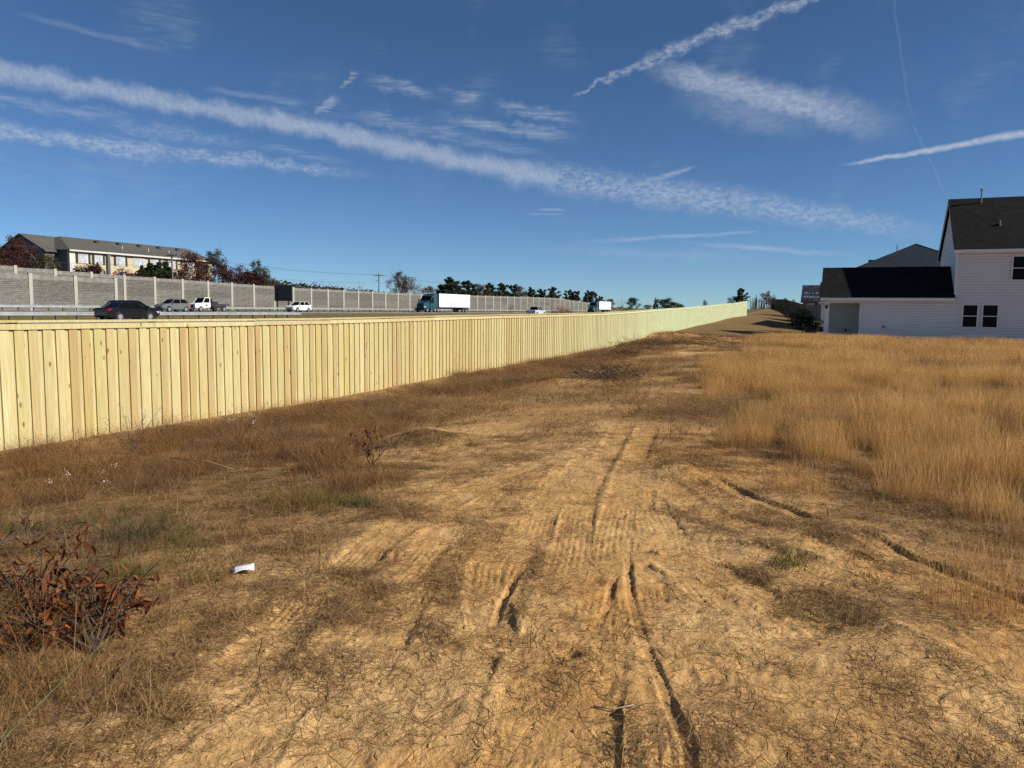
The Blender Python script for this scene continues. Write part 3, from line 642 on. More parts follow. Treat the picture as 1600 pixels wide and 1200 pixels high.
    for xg, e, r, d in ((-ov + .01, e1, r1, d1), (xm - mo + .01, e2, r2, d2)):
        s = (r - e) / (d / 2); zl = e - s * ov + up - .14
        MB().prism_x([(-ov, zl - .10), (-ov, zl), (d / 2, r + up - .145), (d / 2, r + up - .30)], xg, xg + .03).build('rake_board', trim, h)
        MB().prism_x([(d + ov, zl), (d + ov, zl - .10), (d / 2 + .004, r + up - .30), (d / 2 + .004, r + up - .145)], xg, xg + .03).build('rake_board', trim, h)
    if detail:
        window(h, 8.12, 8.88, .92, 2.28, 0); window(h, 9.20, 9.97, .92, 2.28, 0); window(h, 10.62, 11.6, 3.86, 5.26, 0); window(h, 12.1, 13.1, .92, 2.28, 0); window(h, 14.5, 15.5, 3.86, 5.26, 0)
        MB().tube([(9.25, d2 / 2 - .5, r2 - .5), (9.25, d2 / 2 - .5, r2 + .55), (9.25, d2 / 2 - .5, r2 + .56), (9.25, d2 / 2 - .5, r2 + .68)], [.05, .05, .09, .09], 8).build('vent_pipe', M['lead'], h)
        yv = 1.9; zv = e2 + s2 * yv + up
        MB().hexa([(10.05, yv - .14, zv - .1), (10.12, yv - .14, zv - .1), (10.12, yv + .1, zv + .02), (10.05, yv + .1, zv + .02)], [(10.05, yv - .10, zv + .24), (10.12, yv - .10, zv + .24), (10.12, yv + .02, zv + .22), (10.05, yv + .02, zv + .22)]).build('plumbing_vent', M['pvc'], h)
        MB().box(3.55, 3.72, -.09, -.03, .75, .92).build('outlet_box', M['slab'], h)
        MB().box(1.32, 1.46, 2.52, 2.6, .45, .62).build('hose_bib', M['dark_metal'], h)
        MB().box(.06, .20, -.09, -.031, 2.0, 2.24).build('porch_light', M['dark_metal'], h)
    return h
HX, HY, HZ = -1.22, 56.0, -.06
house_row('white_house', 'white sided two-storey house with dark roof and low rear wing at right', HX, HY, HZ, M['white_siding'], M['shingle_dark'])
MB().box(HX + 2.6, HX + 5.2, HY - .5, HY - .12, -.15, .03).build('clay_berm', M['clay']); tag(bpy.data.objects['clay_berm'], 'strip of red clay soil along the foot of the white house', 'soil')
M['siding_lav'] = plain('lavender_grey_vinyl', (.55, .55, .60), .6, .03)
M['siding_grey'] = plain('grey_vinyl', (.42, .43, .44), .6, .03)
def hip_house(X, Y, Z):
    h = thing('hip_roof_house', 'house with slate blue hip roof behind the white house', 'house', (X, Y, Z))
    hw, D, e, r = 7.2, 13.0, 4.6, 8.0
    MB().box(-hw + .3, hw - .3, .3, D - .3, -.2, e).build('wall', M['siding_lav'], h)
    A = (0, hw * .93, r); B = (0, D - hw * .93, r) if D > 2 * hw * .93 else (0, D / 2 + .05, r)
    A = (0, min(hw * .93, D / 2), r); B = (0, max(D - hw * .93, D / 2 + .05), r)
    c = [(-hw, 0, e), (hw, 0, e), (hw, D, e), (-hw, D, e)]
    for nm, pts in (('hip_face', [c[0], c[1], A]), ('hip_face', [c[1], c[2], B, A]), ('hip_face', [c[2], c[3], B]), ('hip_face', [c[3], c[0], A, B])):
        up = [Vector(p) for p in pts]; e1 = (up[1] - up[0]).normalized(); nn = (up[1] - up[0]).cross(up[2] - up[0]).normalized(); e2 = nn.cross(e1)
        mw = Matrix((e1, e2, nn)).transposed().to_4x4(); mw.translation = up[0]; inv = mw.inverted(); k = len(up)
        top = [inv @ p for p in up]; bot = [inv @ (p - Vector((0, 0, .12))) for p in up]
        o = MB().add(top + bot, [tuple(range(k)), tuple(range(2 * k - 1, k - 1, -1))] + [(i, i + k, (i + 1) % k + k, (i + 1) % k) for i in range(k)]).build(nm, M['shingle_blue'], h); o.matrix_local = mw
    MB().tube([A, c[0]], .05, 5).tube([A, c[1]], .05, 5).build('hip_cap', M['shingle_blue'], h)
    # smaller front gable at the right with white rake trim
    gx, gw, ge, gr = 5.2, 4.3, 3.9, 6.2
    MB().prism([(gx - gw, ge), (gx + gw, ge), (gx, gr)], -1.2, 3.0).box(gx - gw + .3, gx + gw - .3, -1.19, 3, -.2, ge).build('gable_wall', M['siding_lav'], h)
    for s in (-1, 1):
        roof_slab('gable_roof', h, M['shingle_blue'], [(gx, -1.55, gr + .12), (gx, 3, gr + .12), (gx + s * (gw + .3), 3, ge), (gx + s * (gw + .3), -1.55, ge)][::s])
        MB().hexa([(gx, -1.60, gr - .22), (gx, -1.56, gr - .22), (gx + s * (gw + .3), -1.56, ge - .34), (gx + s * (gw + .3), -1.60, ge - .34)], [(gx, -1.60, gr - .02), (gx, -1.56, gr - .02), (gx + s * (gw + .3), -1.56, ge - .14), (gx + s * (gw + .3), -1.60, ge - .14)]).build('rake_board', M['trim'], h)
    MB().box(gx - 2.1, gx - 1.95, -1.24, -1.2, 2, 5.0).build('corner_trim', M['trim'], h)
    MB().tube([(-1.55, 6.0, 6.6), (-1.55, 6.0, 7.95)], .05, 6).build('vent_pipe', M['lead'], h)
    MB().box(-3.9, -3.1, 5.2, 5.9, 5.7, 6.55).build('roof_vent', M['dark_metal'], h)
hip_house(5.75, 73.5, 0.0)
house_row('grey_house', 'grey house almost hidden behind the white house', -2.3, 90, .15, M['siding_grey'], M['shingle_dark'], False, low=True)
# house under construction: printed roofing underlayment
def wrap_mat():
    m, t, p = new_mat('printed_underlayment')
    co = t.node('ShaderNodeTexCoord').outputs['Object']
    n = t.noise(co, .8, 4)
    t.l.new(t.mix(t.smooth(n, .4, .65), (.022, .027, .042), (.05, .06, .085)), p.inputs['Base Color']); p.inputs['Roughness'].default_value = .9; p.inputs['Specular IOR Level'].default_value = .1
    return m
M['wrap'] = wrap_mat()
WX, WY, WZ = -4.9, 106.0, .38
wh = house_row('unfinished_house', 'unfinished house with printed dark roof underlayment left of the white house', WX, WY, WZ, M['brown_wood'], M['shingle_dark'], False, M['wrap'], True, M['brown_wood'])
def roof_text(txt, x, y, size, mat, parent, slope, z0, name='lettering'):
    cu = bpy.data.curves.new(name, 'FONT'); cu.body = txt; cu.size = size; cu.extrude = .004; cu.space_character = 1.12
    tmp = bpy.data.objects.new(name, cu); col.objects.link(tmp)
    dg = bpy.context.evaluated_depsgraph_get(); me = bpy.data.meshes.new_from_object(tmp.evaluated_get(dg)); bpy.data.objects.remove(tmp)
    me.materials.clear(); me.materials.append(mat)
    ang = math.atan(slope); return place(me, name, parent, (x, y, z0 + y * slope), (ang, 0, 0))
sl = (4.72 - 2.78) / 3.0; zt = 2.78 + .16 + .02
M['print'] = plain('pale_print', (.34, .37, .43), .6, .1)
M['print_dim'] = plain('dim_print', (.15, .18, .22), .6, .2)
roof_text('SCHUMACHER', .0, .35, .62, M['print'], wh, sl, zt)
em = MB()   # house-shaped emblem and blurred script line above the name
for k in range(9):
    xx = .15 + k * .42; em.box(xx, xx + random.uniform(.16, .32), 0, random.uniform(.25, .45), 0, .004)
e_o = em.build('script_line', M['print_dim'], wh); e_o.location = (0, 1.15, zt + 1.15 * sl); e_o.rotation_euler = (math.atan(sl), 0, 0)
e_o = MB().add([(1.1, 0, 0), (3.0, 0, 0), (2.9, .3, 0), (2.3, .62, 0), (1.7, .5, 0), (1.2, .3, 0)], [(0, 1, 2, 3, 4, 5)]).build('emblem', M['dark_metal'], wh); e_o.location = (0, 1.95, zt + .005 + 1.95 * sl); e_o.rotation_euler = (math.atan(sl), 0, 0)
MB().box(.5, 1.4, -.09, -.05, 2.25, 2.5).build('header_board', M['tan_wall'], wh); MB().box(1.9, 2.9, -.06, -.03, 2.25, 2.5).build('header_board', M['tan_wall'], wh); MB().box(3.4, 5.2, -.06, -.03, 2.2, 2.5).build('header_board', M['tan_wall'], wh)
house_row('far_house', 'farthest house of the row, hidden behind the unfinished one', -4.2, 125, .55, M['siding_grey'], M['shingle_dark'], False, low=True)
# heat pumps and clipped shrubs in the shade beside the houses
def heat_pump(x, y, z, label):
    a = thing('heat_pump', label, 'heat pump', (x, y, z))
    MB().box(-.55, .55, -.55, .55, -.2, .08).build('pad', M['slab'], a); MB().box(-.42, .42, -.42, .42, .08, .95).build('cabinet', M['dark_metal'], a)
    MB().tube([(0, 0, .95), (0, 0, 1.0)], .38, 14).build('fan_guard', M['galv'], a)
heat_pump(-2.35, 66.5, hz(-2.35, 66.5) , 'dark heat pump on a pad just left of the white house')

# ------------------------------------------------------------------ apartment building across the highway
M['cream'] = plain('cream_vinyl', (.50, .43, .275), .7, .04, .4); M['brick'] = plain('red_brick', (.26, .10, .07), .9, .25, 6); M['shaded_side'] = plain('painted_shade_side', (.11, .11, .12), .7, .05)  # end, wing and recess walls: their shade is painted in as a dark colour
M['shutter'] = plain('charcoal_shutter', (.03, .03, .034), .6)
M['apt_trim'] = plain('cream_white_trim', (.58, .56, .50), .6, .05)
def apartment():
    b = thing('apartment_building', 'cream three-storey apartment building with grey roof behind the noise wall', 'building', (-135, 102, 3.0))
    E, RZ, LEN, DEP = 9.2, 12.2, 36, 16           # eave, ridge heights above base; long side runs along +Y; depth goes to -X
    MB().box(-DEP, 0, 0, LEN, -2, E).build('wall', M['cream'], b)
    MB().box(-DEP + .02, -.6, -.06, .0, -2, E - .02).build('end_wall', M['shaded_side'], b)
    MB().box(-DEP - 3, -3.2, -2.6, -.06, -2, E - .3).build('rear_wing', M['shaded_side'], b)
    MB().box(.0, .12, 9.3, 21.5, -2, 5.35).build('brick_face', M['brick'], b)
    # main hip/gable roof
    def slab(nm, pts): return roof_slab(nm, b, M['shingle_grey'], pts, .2)
    slab('roof', [(.6, -.4, E), (.6, LEN, E), (-DEP / 2, LEN, RZ), (-DEP / 2, 4.2, RZ)])
    slab('roof', [(-DEP - .6, LEN, E), (-DEP - .6, -.4, E), (-DEP / 2, 4.2, RZ), (-DEP / 2, LEN, RZ)])
    up = [(-DEP - .6, -.4, E), (.6, -.4, E), (-DEP / 2, 4.2, RZ)]
    MB().add(up + [(p[0], p[1], p[2] - .2) for p in up], [(0, 1, 2), (5, 4, 3), (0, 3, 4, 1)]).build('roof', M['shingle_grey'], b)
    # gabled rear wing seen end on
    gx0, gx1, gy = -16.5, -3.0, -2.9
    mid = (gx0 + gx1) / 2
    MB().prism([(gx0, E - .3), (gx1, E - .3), (mid, RZ - .25)], gy + .35, gy + .5).build('gable_wall', M['shaded_side'], b)
    slab('roof', [(gx1 + .4, gy, E - .35), (gx1 + .4, 5, E - .35), (mid, 5, RZ), (mid, gy, RZ)]); slab('roof', [(gx0 - .4, 5, E - .35), (gx0 - .4, gy, E - .35), (mid, gy, RZ), (mid, 5, RZ)])
    MB().prism([(-9.4, 7.2), (-4.6, 7.2), (-7.0, 8.9)], gy - .8, gy + .4).build('porch_gable', M['shaded_side'], b)
    MB().box(.55, .72, -.4, LEN, E - .35, E - .02).build('gutter', M['apt_trim'], b)
    MB().box(0.0, .16, -.05, 1.05, -2, E - .3).build('corner_trim', M['apt_trim'], b)
    for yy in (8.6, 21.3): MB().box(.14, .26, yy, yy + .16, -1, E - .3).build('downspout', M['apt_trim'], b)
    MB().box(0.0, .5, 7.9, 8.5, -2, E - .35).build('recess_shade', M['shaded_side'], b)
    def win(y0, wdt, z0, hgt, sash, shut=True):
        w = MB().box(.02, .10, y0 - .1, y0 + wdt + .1, z0 - .1, z0 + hgt + .1).build('window', M['apt_trim'], b)
        k = wdt / sash
        for i in range(sash):
            for zz in (z0, z0 + hgt / 2 + .04): MB().box(.10, .13, y0 + i * k + .06, y0 + (i + 1) * k - .06, zz, zz + hgt / 2 - .06).build('pane', M['bright_glass'], w)
        if shut:
            for yy in (y0 - .62, y0 + wdt + .16): MB().box(.02, .09, yy, yy + .46, z0 - .1, z0 + hgt + .1).build('shutter', M['shutter'], b)
    for y0, wdt, n, sh in ((1.9, 1.9, 2, 1), (6.0 - .6, 1.6, 2, 1), (10.3, 1.9, 2, 1), (14.4, 2.7, 3, 0), (18.6, 1.9, 2, 1), (23.2, 1.9, 2, 1), (27.8, 2.4, 3, 0), (32, 1.9, 2, 1)):
        for fl in (0, 1): win(y0, wdt, (6.75 if fl == 0 else 3.7), 1.7, n, sh)
    for k in range(5):
        yy = 10 + k * 5.2; MB().box(-5.9, -5.3, yy, yy + .7, RZ - .95, RZ - .40).build('roof_vent', M['shutter'], b)
    for yy in (14, 20.5, 26): MB().tube([(-2.6, yy, E + .6), (-2.6, yy, E + 1.7)], .06, 6).build('vent_pipe', M['pvc'], b)
apartment()

# ------------------------------------------------------------------ poles, wires, sign
def utility_pole(x, y, top, label):
    u = thing('utility_pole', label, 'utility pole', (x, y, hz(x, y)))
    h = top - hz(x, y)
    MB().tube([(0, 0, -.5), (0, 0, h)], [.19, .13], 8).build('pole', M['pole'], u)
    MB().box(-1.5, 1.5, -.07, .07, h - .75, h - .6).build('crossarm', M['pole'], u)
    for dx in (-1.4, -.7, .7, 1.4): MB().tube([(dx, 0, h - .6), (dx, 0, h - .36)], .05, 6).build('insulator', M['lead'], u)
    MB().box(-1.1, -.1, -.05, .05, h - 2.0, h - 1.88).build('lower_arm', M['pole'], u)
POLES = [(-118, 40, 12.2), (-118, 110.4, 12.0), (-118, 181.6, 11.3), (-118, 260, 11.0)]
utility_pole(*POLES[1], 'grey utility pole in front of the apartment building'); utility_pole(*POLES[2], 'utility pole standing alone above the middle of the noise wall')
for k, (dx, dz) in enumerate(((-1.4, -.36), (1.4, -.36), (-.1, -2.6))):
    mb = MB()
    for (x0, y0, t0), (x1, y1, t1) in zip(POLES[:-1], POLES[1:]):
        mb.tube([(x0 + dx, y0 + (y1 - y0) * s, t0 + dz + (t1 - t0) * s - 4 * 1.0 * s * (1 - s)) for s in np.linspace(0, 1, 13)], .022, 3, False)
    tag(mb.build('power_line', M['wire']), ('farther overhead wire strung on the pole crossarms', 'nearer overhead wire strung on the pole crossarms', 'lowest overhead wire on the utility poles')[k], 'wire')
sg = thing('road_sign', 'dark back of a large road sign on two posts by the noise wall', 'sign', (-93.1, 112, .85))
MB().box(-2.0, 2.0, 0, .05, 1.95, 4.78).build('sign_panel', M['sign_back'], sg)
for dx in (-1.25, 1.25): MB().box(dx - .09, dx + .09, -.16, -.01, -.6, 4.7).build('post', M['dark_metal'], sg)
for zz in (2.4, 3.2, 4.0, 4.5): MB().box(-1.95, 1.95, -.05, -.002, zz, zz + .07).build('stiffener', M['dark_metal'], sg)

# ------------------------------------------------------------------ vehicles (local x forward, y left)
M['black_paint'] = plain('black_car_paint', (.008, .008, .010), .18, .1, spec=.6, coat=.6); M['grey_paint'] = plain('grey_green_car_paint', (.13, .15, .145), .3, .05, coat=.5)
M['white_paint'] = plain('white_car_paint', (.78, .78, .77), .35, .03, coat=.4); M['silver_paint'] = plain('silver_white_paint', (.55, .57, .60), .3, .04, coat=.5)
M['teal_paint'] = plain('teal_truck_paint', (.012, .052, .066), .3, .08, coat=.5); M['tyre'] = plain('tyre_rubber', (.018, .018, .018), .9); M['rim'] = plain('alloy_rim', (.55, .56, .58), .35, .05, metal=.7)
M['tail'] = plain('red_tail_light', (.45, .012, .012), .2); M['lamp'] = plain('clear_lamp', (.7, .7, .72), .15); M['trailer'] = plain('white_trailer_side', (.82, .82, .82), .5, .02)
M['plastic'] = plain('black_plastic', (.02, .02, .021), .6)
def wheel(parent, x, y, r, w=.22):
    t = MB().disc_y((0, 0, 0), r, w, 20).mesh('tyre', M['tyre']); wl = place(t, 'wheel', parent, (x, y, r))
    rm = MB().disc_y((0, 0, 0), r * .64, w + .02, 14); rm.build('rim', M['rim'], wl)
    hb = MB()
    for k in range(5):
        a = 2 * math.pi * k / 5 + .3; hb.disc_y((r * .42 * math.cos(a), 0, r * .42 * math.sin(a)), r * .11, w + .03, 8)
    hb.build('spoke_gap', M['plastic'], wl)
def loft(st):
    """st: (x, half width, z bottom, z shoulder, z top)"""
    mb = MB(); vs = []
    for x, w, zb, zs, zt in st:
        vs += [(x, -w * .9, zb), (x, -w, zb + .12), (x, -w, zs), (x, -w * .90, zt), (x, w * .90, zt), (x, w, zs), (x, w, zb + .12), (x, w * .9, zb)]
    fs = [tuple(range(7, -1, -1)), tuple((len(st) - 1) * 8 + k for k in range(8))]
    for i in range(len(st) - 1):
        for k in range(8): fs.append((i * 8 + k, i * 8 + (k + 1) % 8, (i + 1) * 8 + (k + 1) % 8, (i + 1) * 8 + k))
    return mb.add(vs, fs)
def car(name, label, cat, loc, rz, paint, stations, cabin, wheels, wr, halfw, rack=False, bed=None):
    c = thing(name, label, cat, loc, rz)
    loft(stations).build('body', M[paint], c)
    xa, xb, xc, xd, zb, zr, wb, wt = cabin      # rear base, rear top, front top, front base, belt z, roof z, half widths
    MB().hexa([(xa, -wb, zb), (xd, -wb, zb), (xd, wb, zb), (xa, wb, zb)], [(xb, -wt, zr - .03), (xc, -wt, zr - .03), (xc, wt, zr - .03), (xb, wt, zr - .03)]).build('windows', M['glass'], c)
    MB().hexa([(xb - .06, -wt - .01, zr - .04), (xc + .08, -wt - .01, zr - .04), (xc + .08, wt + .01, zr - .04), (xb - .06, wt + .01, zr - .04)], [(xb + .12, -wt + .12, zr + .03), (xc - .15, -wt + .12, zr + .03), (xc - .15, wt - .12, zr + .03), (xb + .12, wt - .12, zr + .03)]).build('roof', M[paint], c)
    for s in (-1, 1):
        for (x0, x1) in ((xa, xb), (xd, xc), ((xa + xd) / 2 - .1, (xb + xc) / 2)): MB().tube([(x0, s * wb * 1.0, zb - .02), (x1, s * wt * 1.0, zr)], .045, 5).build('pillar', M[paint], c)
    if rack:
        for s in (-1, 1): MB().box(xb, xc - .2, s * (wt - .12) - .02, s * (wt - .12) + .02, zr + .05, zr + .08).build('roof_rail', M['plastic'], c)
    x_r, x_f = stations[0][0], stations[-1][0]
    for s in (-1, 1):
        MB().box(x_f - .38, x_f + .012, s * halfw * .62 - .2, s * halfw * .62 + .2, .62, .76).build('headlight', M['lamp'], c)
        MB().box(x_r - .015, x_r + .30, s * halfw * .80 - .14, s * halfw * .80 + .175, .78, .95).build('tail_light', M['tail'], c)
        MB().hexa([(xd - .35, s * (halfw + .02), zb + .0), (xd - .2, s * (halfw + .02), zb), (xd - .2, s * (halfw + .2), zb), (xd - .35, s * (halfw + .2), zb)][::s], [(xd - .35, s * (halfw + .02), zb + .14), (xd - .22, s * (halfw + .02), zb + .14), (xd - .22, s * (halfw + .2), zb + .14), (xd - .35, s * (halfw + .2), zb + .14)][::s]).build('mirror', M[paint], c)
        for hx in (-.35, .75): MB().box((xa + xd) / 2 + hx - .1, (xa + xd) / 2 + hx + .1, s * halfw - .01, s * halfw + .025, zb - .17, zb - .13).build('door_handle', M['plastic'], c)
    MB().box(x_f - .05, x_f + .02, -.45, .45, .42, .58).build('grille', M['plastic'], c)
    for wx in wheels:
        for s in (-1, 1):
            MB().disc_y((wx, s * (halfw - .10), wr + .02), wr + .07, .205, 20).build('wheel_arch', M['plastic'], c); wheel(c, wx, s * (halfw - .09), wr)
    return c
SEDAN = [(-2.38, .72, .42, .80, .92), (-2.30, .86, .30, .86, 1.02), (-1.6, .90, .22, .90, 1.05), (-.9, .91, .20, .90, .97), (.6, .91, .20, .88, .95), (1.2, .90, .20, .84, .96), (1.9, .87, .22, .76, .86), (2.28, .80, .28, .66, .74), (2.40, .62, .34, .58, .64)]
SUVB = [(-2.28, .78, .50, .95, 1.08), (-2.20, .90, .36, 1.0, 1.15), (-1.2, .93, .28, 1.02, 1.14), (.6, .93, .28, 1.0, 1.10), (1.2, .92, .28, .98, 1.10), (1.9, .90, .30, .92, 1.02), (2.25, .82, .36, .80, .90), (2.34, .66, .40, .70, .80)]
NZ, FZ = .47, .93
car('black_sedan', 'black sedan driving right on the near highway lanes', 'car', (-52.4, 44.4, NZ), R(90), 'black_paint', SEDAN, (-1.75, -.95, .35, 1.30, .93, 1.44, .80, .60), (-1.42, 1.40), .33, .90)
car('dark_hatchback', 'dark car half hidden behind the black sedan', 'car', (-55.6, 47.5, NZ), R(90), 'black_paint', SUVB, (-2.05, -1.45, .25, 1.15, 1.05, 1.62, .84, .66), (-1.35, 1.38), .35, .92)
car('grey_suv', 'grey green sport utility vehicle driving left in front of the noise wall', 'car', (-82.0, 76.6, FZ), R(-90), 'grey_paint', SUVB, (-2.05, -1.45, .25, 1.15, 1.05, 1.66, .84, .66), (-1.35, 1.38), .36, .92, True)
car('white_suv', 'white sport utility vehicle driving left past the dark road sign', 'car', (-82.0, 102.4, FZ), R(-90), 'white_paint', SUVB, (-2.05, -1.45, .25, 1.15, 1.05, 1.68, .84, .66), (-1.35, 1.38), .36, .92, True)
PICK = [(-2.95, .88, .55, 1.05, 1.12), (-2.9, .96, .45, 1.1, 1.18), (-1.2, .97, .38, 1.1, 1.18), (.8, .97, .36, 1.08, 1.16), (1.4, .96, .38, 1.05, 1.16), (2.4, .95, .42, 1.0, 1.12), (2.85, .90, .48, .9, 1.0)]
pk = car('white_pickup', 'silver white pickup truck driving away before the noise wall', 'pickup truck', (-55.6, 141.5, NZ), R(90), 'silver_paint', PICK, (-1.15, -1.0, .55, 1.25, 1.10, 1.86, .88, .72), (-1.85, 1.85), .39, .97)
MB().box(-2.86, -1.25, -.80, .80, 1.185, 1.195).build('bed_cover', M['plastic'], pk); MB().box(-2.99, -2.955, -.7, .7, .62, .70).build('bumper', M['rim'], pk)
def flatbed():
    t = thing('flatbed_truck', 'white flatbed truck driving left behind the grey vehicle', 'truck', (-85.6, 86.3, FZ), R(-90))
    loft([(.3, .95, .55, 1.2, 1.3), (1.5, .96, .45, 1.2, 1.3), (2.5, .94, .45, 1.1, 1.22), (3.1, .86, .5, 1.0, 1.08)]).build('body', M['white_paint'], t)
    MB().hexa([(.32, -.86, 1.28), (1.75, -.86, 1.28), (1.75, .86, 1.28), (.32, .86, 1.28)], [(.36, -.74, 2.0), (1.15, -.74, 2.0), (1.15, .74, 2.0), (.36, .74, 2.0)]).build('windows', M['glass'], t)
    MB().box(.30, 1.2, -.78, .78, 1.97, 2.06).box(.28, .42, -.87, .87, 1.25, 2.0).build('roof', M['white_paint'], t)
    for s in (-1, 1): MB().tube([(1.75, s * .87, 1.27), (1.15, s * .75, 2.0)], .06, 5).build('pillar', M['white_paint'], t)
    MB().box(-3.3, .2, -1.1, 1.1, .95, 1.12).build('deck', M['dark_metal'], t); MB().box(-.0, .1, -1.0, 1.0, 1.12, 1.9).build('headboard', M['dark_metal'], t)
    MB().box(-2.2, .0, -1.1, -.4, .45, .92).box(-2.2, 0, .4, 1.1, .55, .92).build('side_box', M['plastic'], t); MB().box(-1.2, -.05, -.9, .9, 1.125, 1.5).build('tool_chest', M['dark_metal'], t)
    MB().box(-3.3, 2.6, -.4, .4, .5, .9).build('chassis', M['plastic'], t)
    for s in (-1, 1):
        wheel(t, 2.15, s * .86, .40); wheel(t, -2.3, s * .90, .40)
        MB().box(3.0, 3.13, s * .62 - .15, s * .62 + .15, .78, .95).build('headlight', M['lamp'], t)
        MB().box(.9, 1.3, s * .965 - .004, s * .965 + .004, .85, 1.05).build('door_lettering', M['shutter'], t)
    MB().box(3.05, 3.15, -.5, .5, .55, .95).build('grille', M['plastic'], t)
flatbed()
def semi(name, label, y, cabpaint, aero=True):
    t = thing(name, label, 'truck', (-82.0, y, FZ), R(-90))      # x forward; front bumper near x = +10.7
    MB().box(-10.6, 4.4, -1.3, 1.3, 1.2, 4.05).build('trailer_box', M['trailer'], t)
    MB().box(-10.62, 4.42, -1.31, 1.31, 1.08, 1.20).build('trailer_rail', M['galv'], t); MB().box(4.4, 4.46, -1.28, 1.28, 1.25, 4.0).build('trailer_nose', M['dark_metal'], t)
    MB().box(-10.4, 4.0, -.5, .5, .75, 1.08).build('frame', M['plastic'], t)
    MB().box(-9.8, -6.6, -1.28, 1.28, .55, 1.05).build('bogie', M['plastic'], t)
    MB().prism([(4.9, 1.0), (4.9, 3.95), (6.2, 3.95), (7.3, 3.5), (8.0, 2.7), (8.05, 1.0)], -1.22, 1.22).build('cab', M[cabpaint], t)
    MB().prism([(7.33, 3.42), (8.04, 2.62), (8.08, 2.66), (7.37, 3.46)], -1.1, 1.1).build('windscreen', M['glass'], t)
    for s in (-1, 1): MB().prism([(6.7, 1.9), (7.75, 1.9), (7.75, 2.65), (7.2, 3.2), (6.7, 3.2)], s * 1.225 - .005, s * 1.225 + .005).build('side_window', M['glass'], t)
    MB().hexa([(8.0, -1.1, .75), (10.5, -.95, .7), (10.5, .95, .7), (8.0, 1.1, .75)], [(8.0, -1.08, 2.55), (10.25, -.8, 1.85), (10.25, .8, 1.85), (8.0, 1.08, 2.55)]).build('hood', M[cabpaint], t)
    MB().box(10.3, 10.75, -1.15, 1.15, .35, .85).build('bumper', M['plastic'], t); MB().box(4.6, 8.2, -1.2, 1.2, .35, 1.0).build('side_skirt', M[cabpaint], t)
    for s in (-1, 1):
        MB().box(10.1, 10.45, s * .98 - .16, s * .98 + .16, 1.0, 1.3).build('headlight', M['lamp'], t); MB().box(8.3, 8.5, s * 1.42 - .1, s * 1.42 + .1, 2.0, 2.8).build('mirror', M['plastic'], t)
        for wx in (9.4, 6.0, 4.7, -7.3, -8.7): wheel(t, wx, s * 1.05, .5, .35)
    return t
semi('semi_truck', 'teal semi truck pulling a white trailer leftwards along the highway', 152.2, 'teal_paint'); semi('distant_semi_truck', 'distant semi truck with bright white trailer at the end of the noise wall', 271.5, 'teal_paint', False)

# ------------------------------------------------------------------ trees
def leaf_mesh(name, centres, size, mat, aspect=1.6, up=0.0):
    """one quad per centre, random orientation, with a per-leaf tint"""
    n = len(centres); d = RNG.normal(size=(n, 3)); d[:, 2] += up; d /= np.linalg.norm(d, axis=1)[:, None]
    e = RNG.normal(size=(n, 3)); e -= d * (e * d).sum(1)[:, None]; e /= np.linalg.norm(e, axis=1)[:, None]
    s = size * RNG.uniform(.6, 1.3, (n, 1)); a = d * s * aspect / 2; b = e * s / 2
    v = np.stack([centres - a, centres + b * .9, centres + a, centres - b * .9], 1).reshape(-1, 3)
    return np_mesh(name, v, np.arange(4 * n).reshape(-1, 4), mat, dict(tint=np.repeat(RNG.random(n), 4)))
def branches(h, r, spread, n, levels, seed, start=.3, upw=.5, bare=False):
    """trunk plus limbs; returns a mesh builder and a list of twig points"""
    rnd = random.Random(seed); mb = MB(); tips = []
    lean = Vector((rnd.uniform(-.04, .04), rnd.uniform(-.04, .04), 1))
    trunk = [Vector((0, 0, -.3))] + [Vector((lean.x * h * k / 6 + rnd.uniform(-.03, .03) * h * .3, lean.y * h * k / 6 + rnd.uniform(-.03, .03) * h * .3, h * k / 6)) for k in range(1, 7)]
    mb.tube(trunk, [r * (1 - .85 * k / 6) for k in range(7)], 6)
    def limb(p, d, L, rr, lv):
        q = [p]
        for k in range(3):
            d = (d + Vector((rnd.uniform(-.25, .25), rnd.uniform(-.25, .25), rnd.uniform(-.1, .25)))).normalized(); q.append(q[-1] + d * L / 3)
        mb.tube(q, [rr, rr * .8, rr * .55, rr * .25], 4 if lv > 1 else 3, False)
        if lv <= 1 or bare: tips.extend([q[2], q[3]])
        if lv > 0:
            for k in range(3 if not bare else 4):
                t = rnd.choice((1, 2, 3)); dd = (d + Vector((rnd.uniform(-1, 1), rnd.uniform(-1, 1), rnd.uniform(-.3, .8))) * .8).normalized(); limb(q[t], dd, L * rnd.uniform(.45, .7), rr * .45, lv - 1)
    for k in range(n):
        t = start + (1 - start) * (k + rnd.random() * .7) / n; i = min(int(t * 6), 5); p = trunk[i].lerp(trunk[i + 1], t * 6 - i)
        a = k * 2.4 + rnd.uniform(-.4, .4); d = Vector((math.cos(a), math.sin(a), upw + rnd.uniform(-.2, .3))).normalized()
        limb(p, d, spread * (1.15 - .75 * t) * rnd.uniform(.75, 1.2), r * (1 - .8 * t) * .45, levels)
    return mb, tips
TREE_CACHE = {}
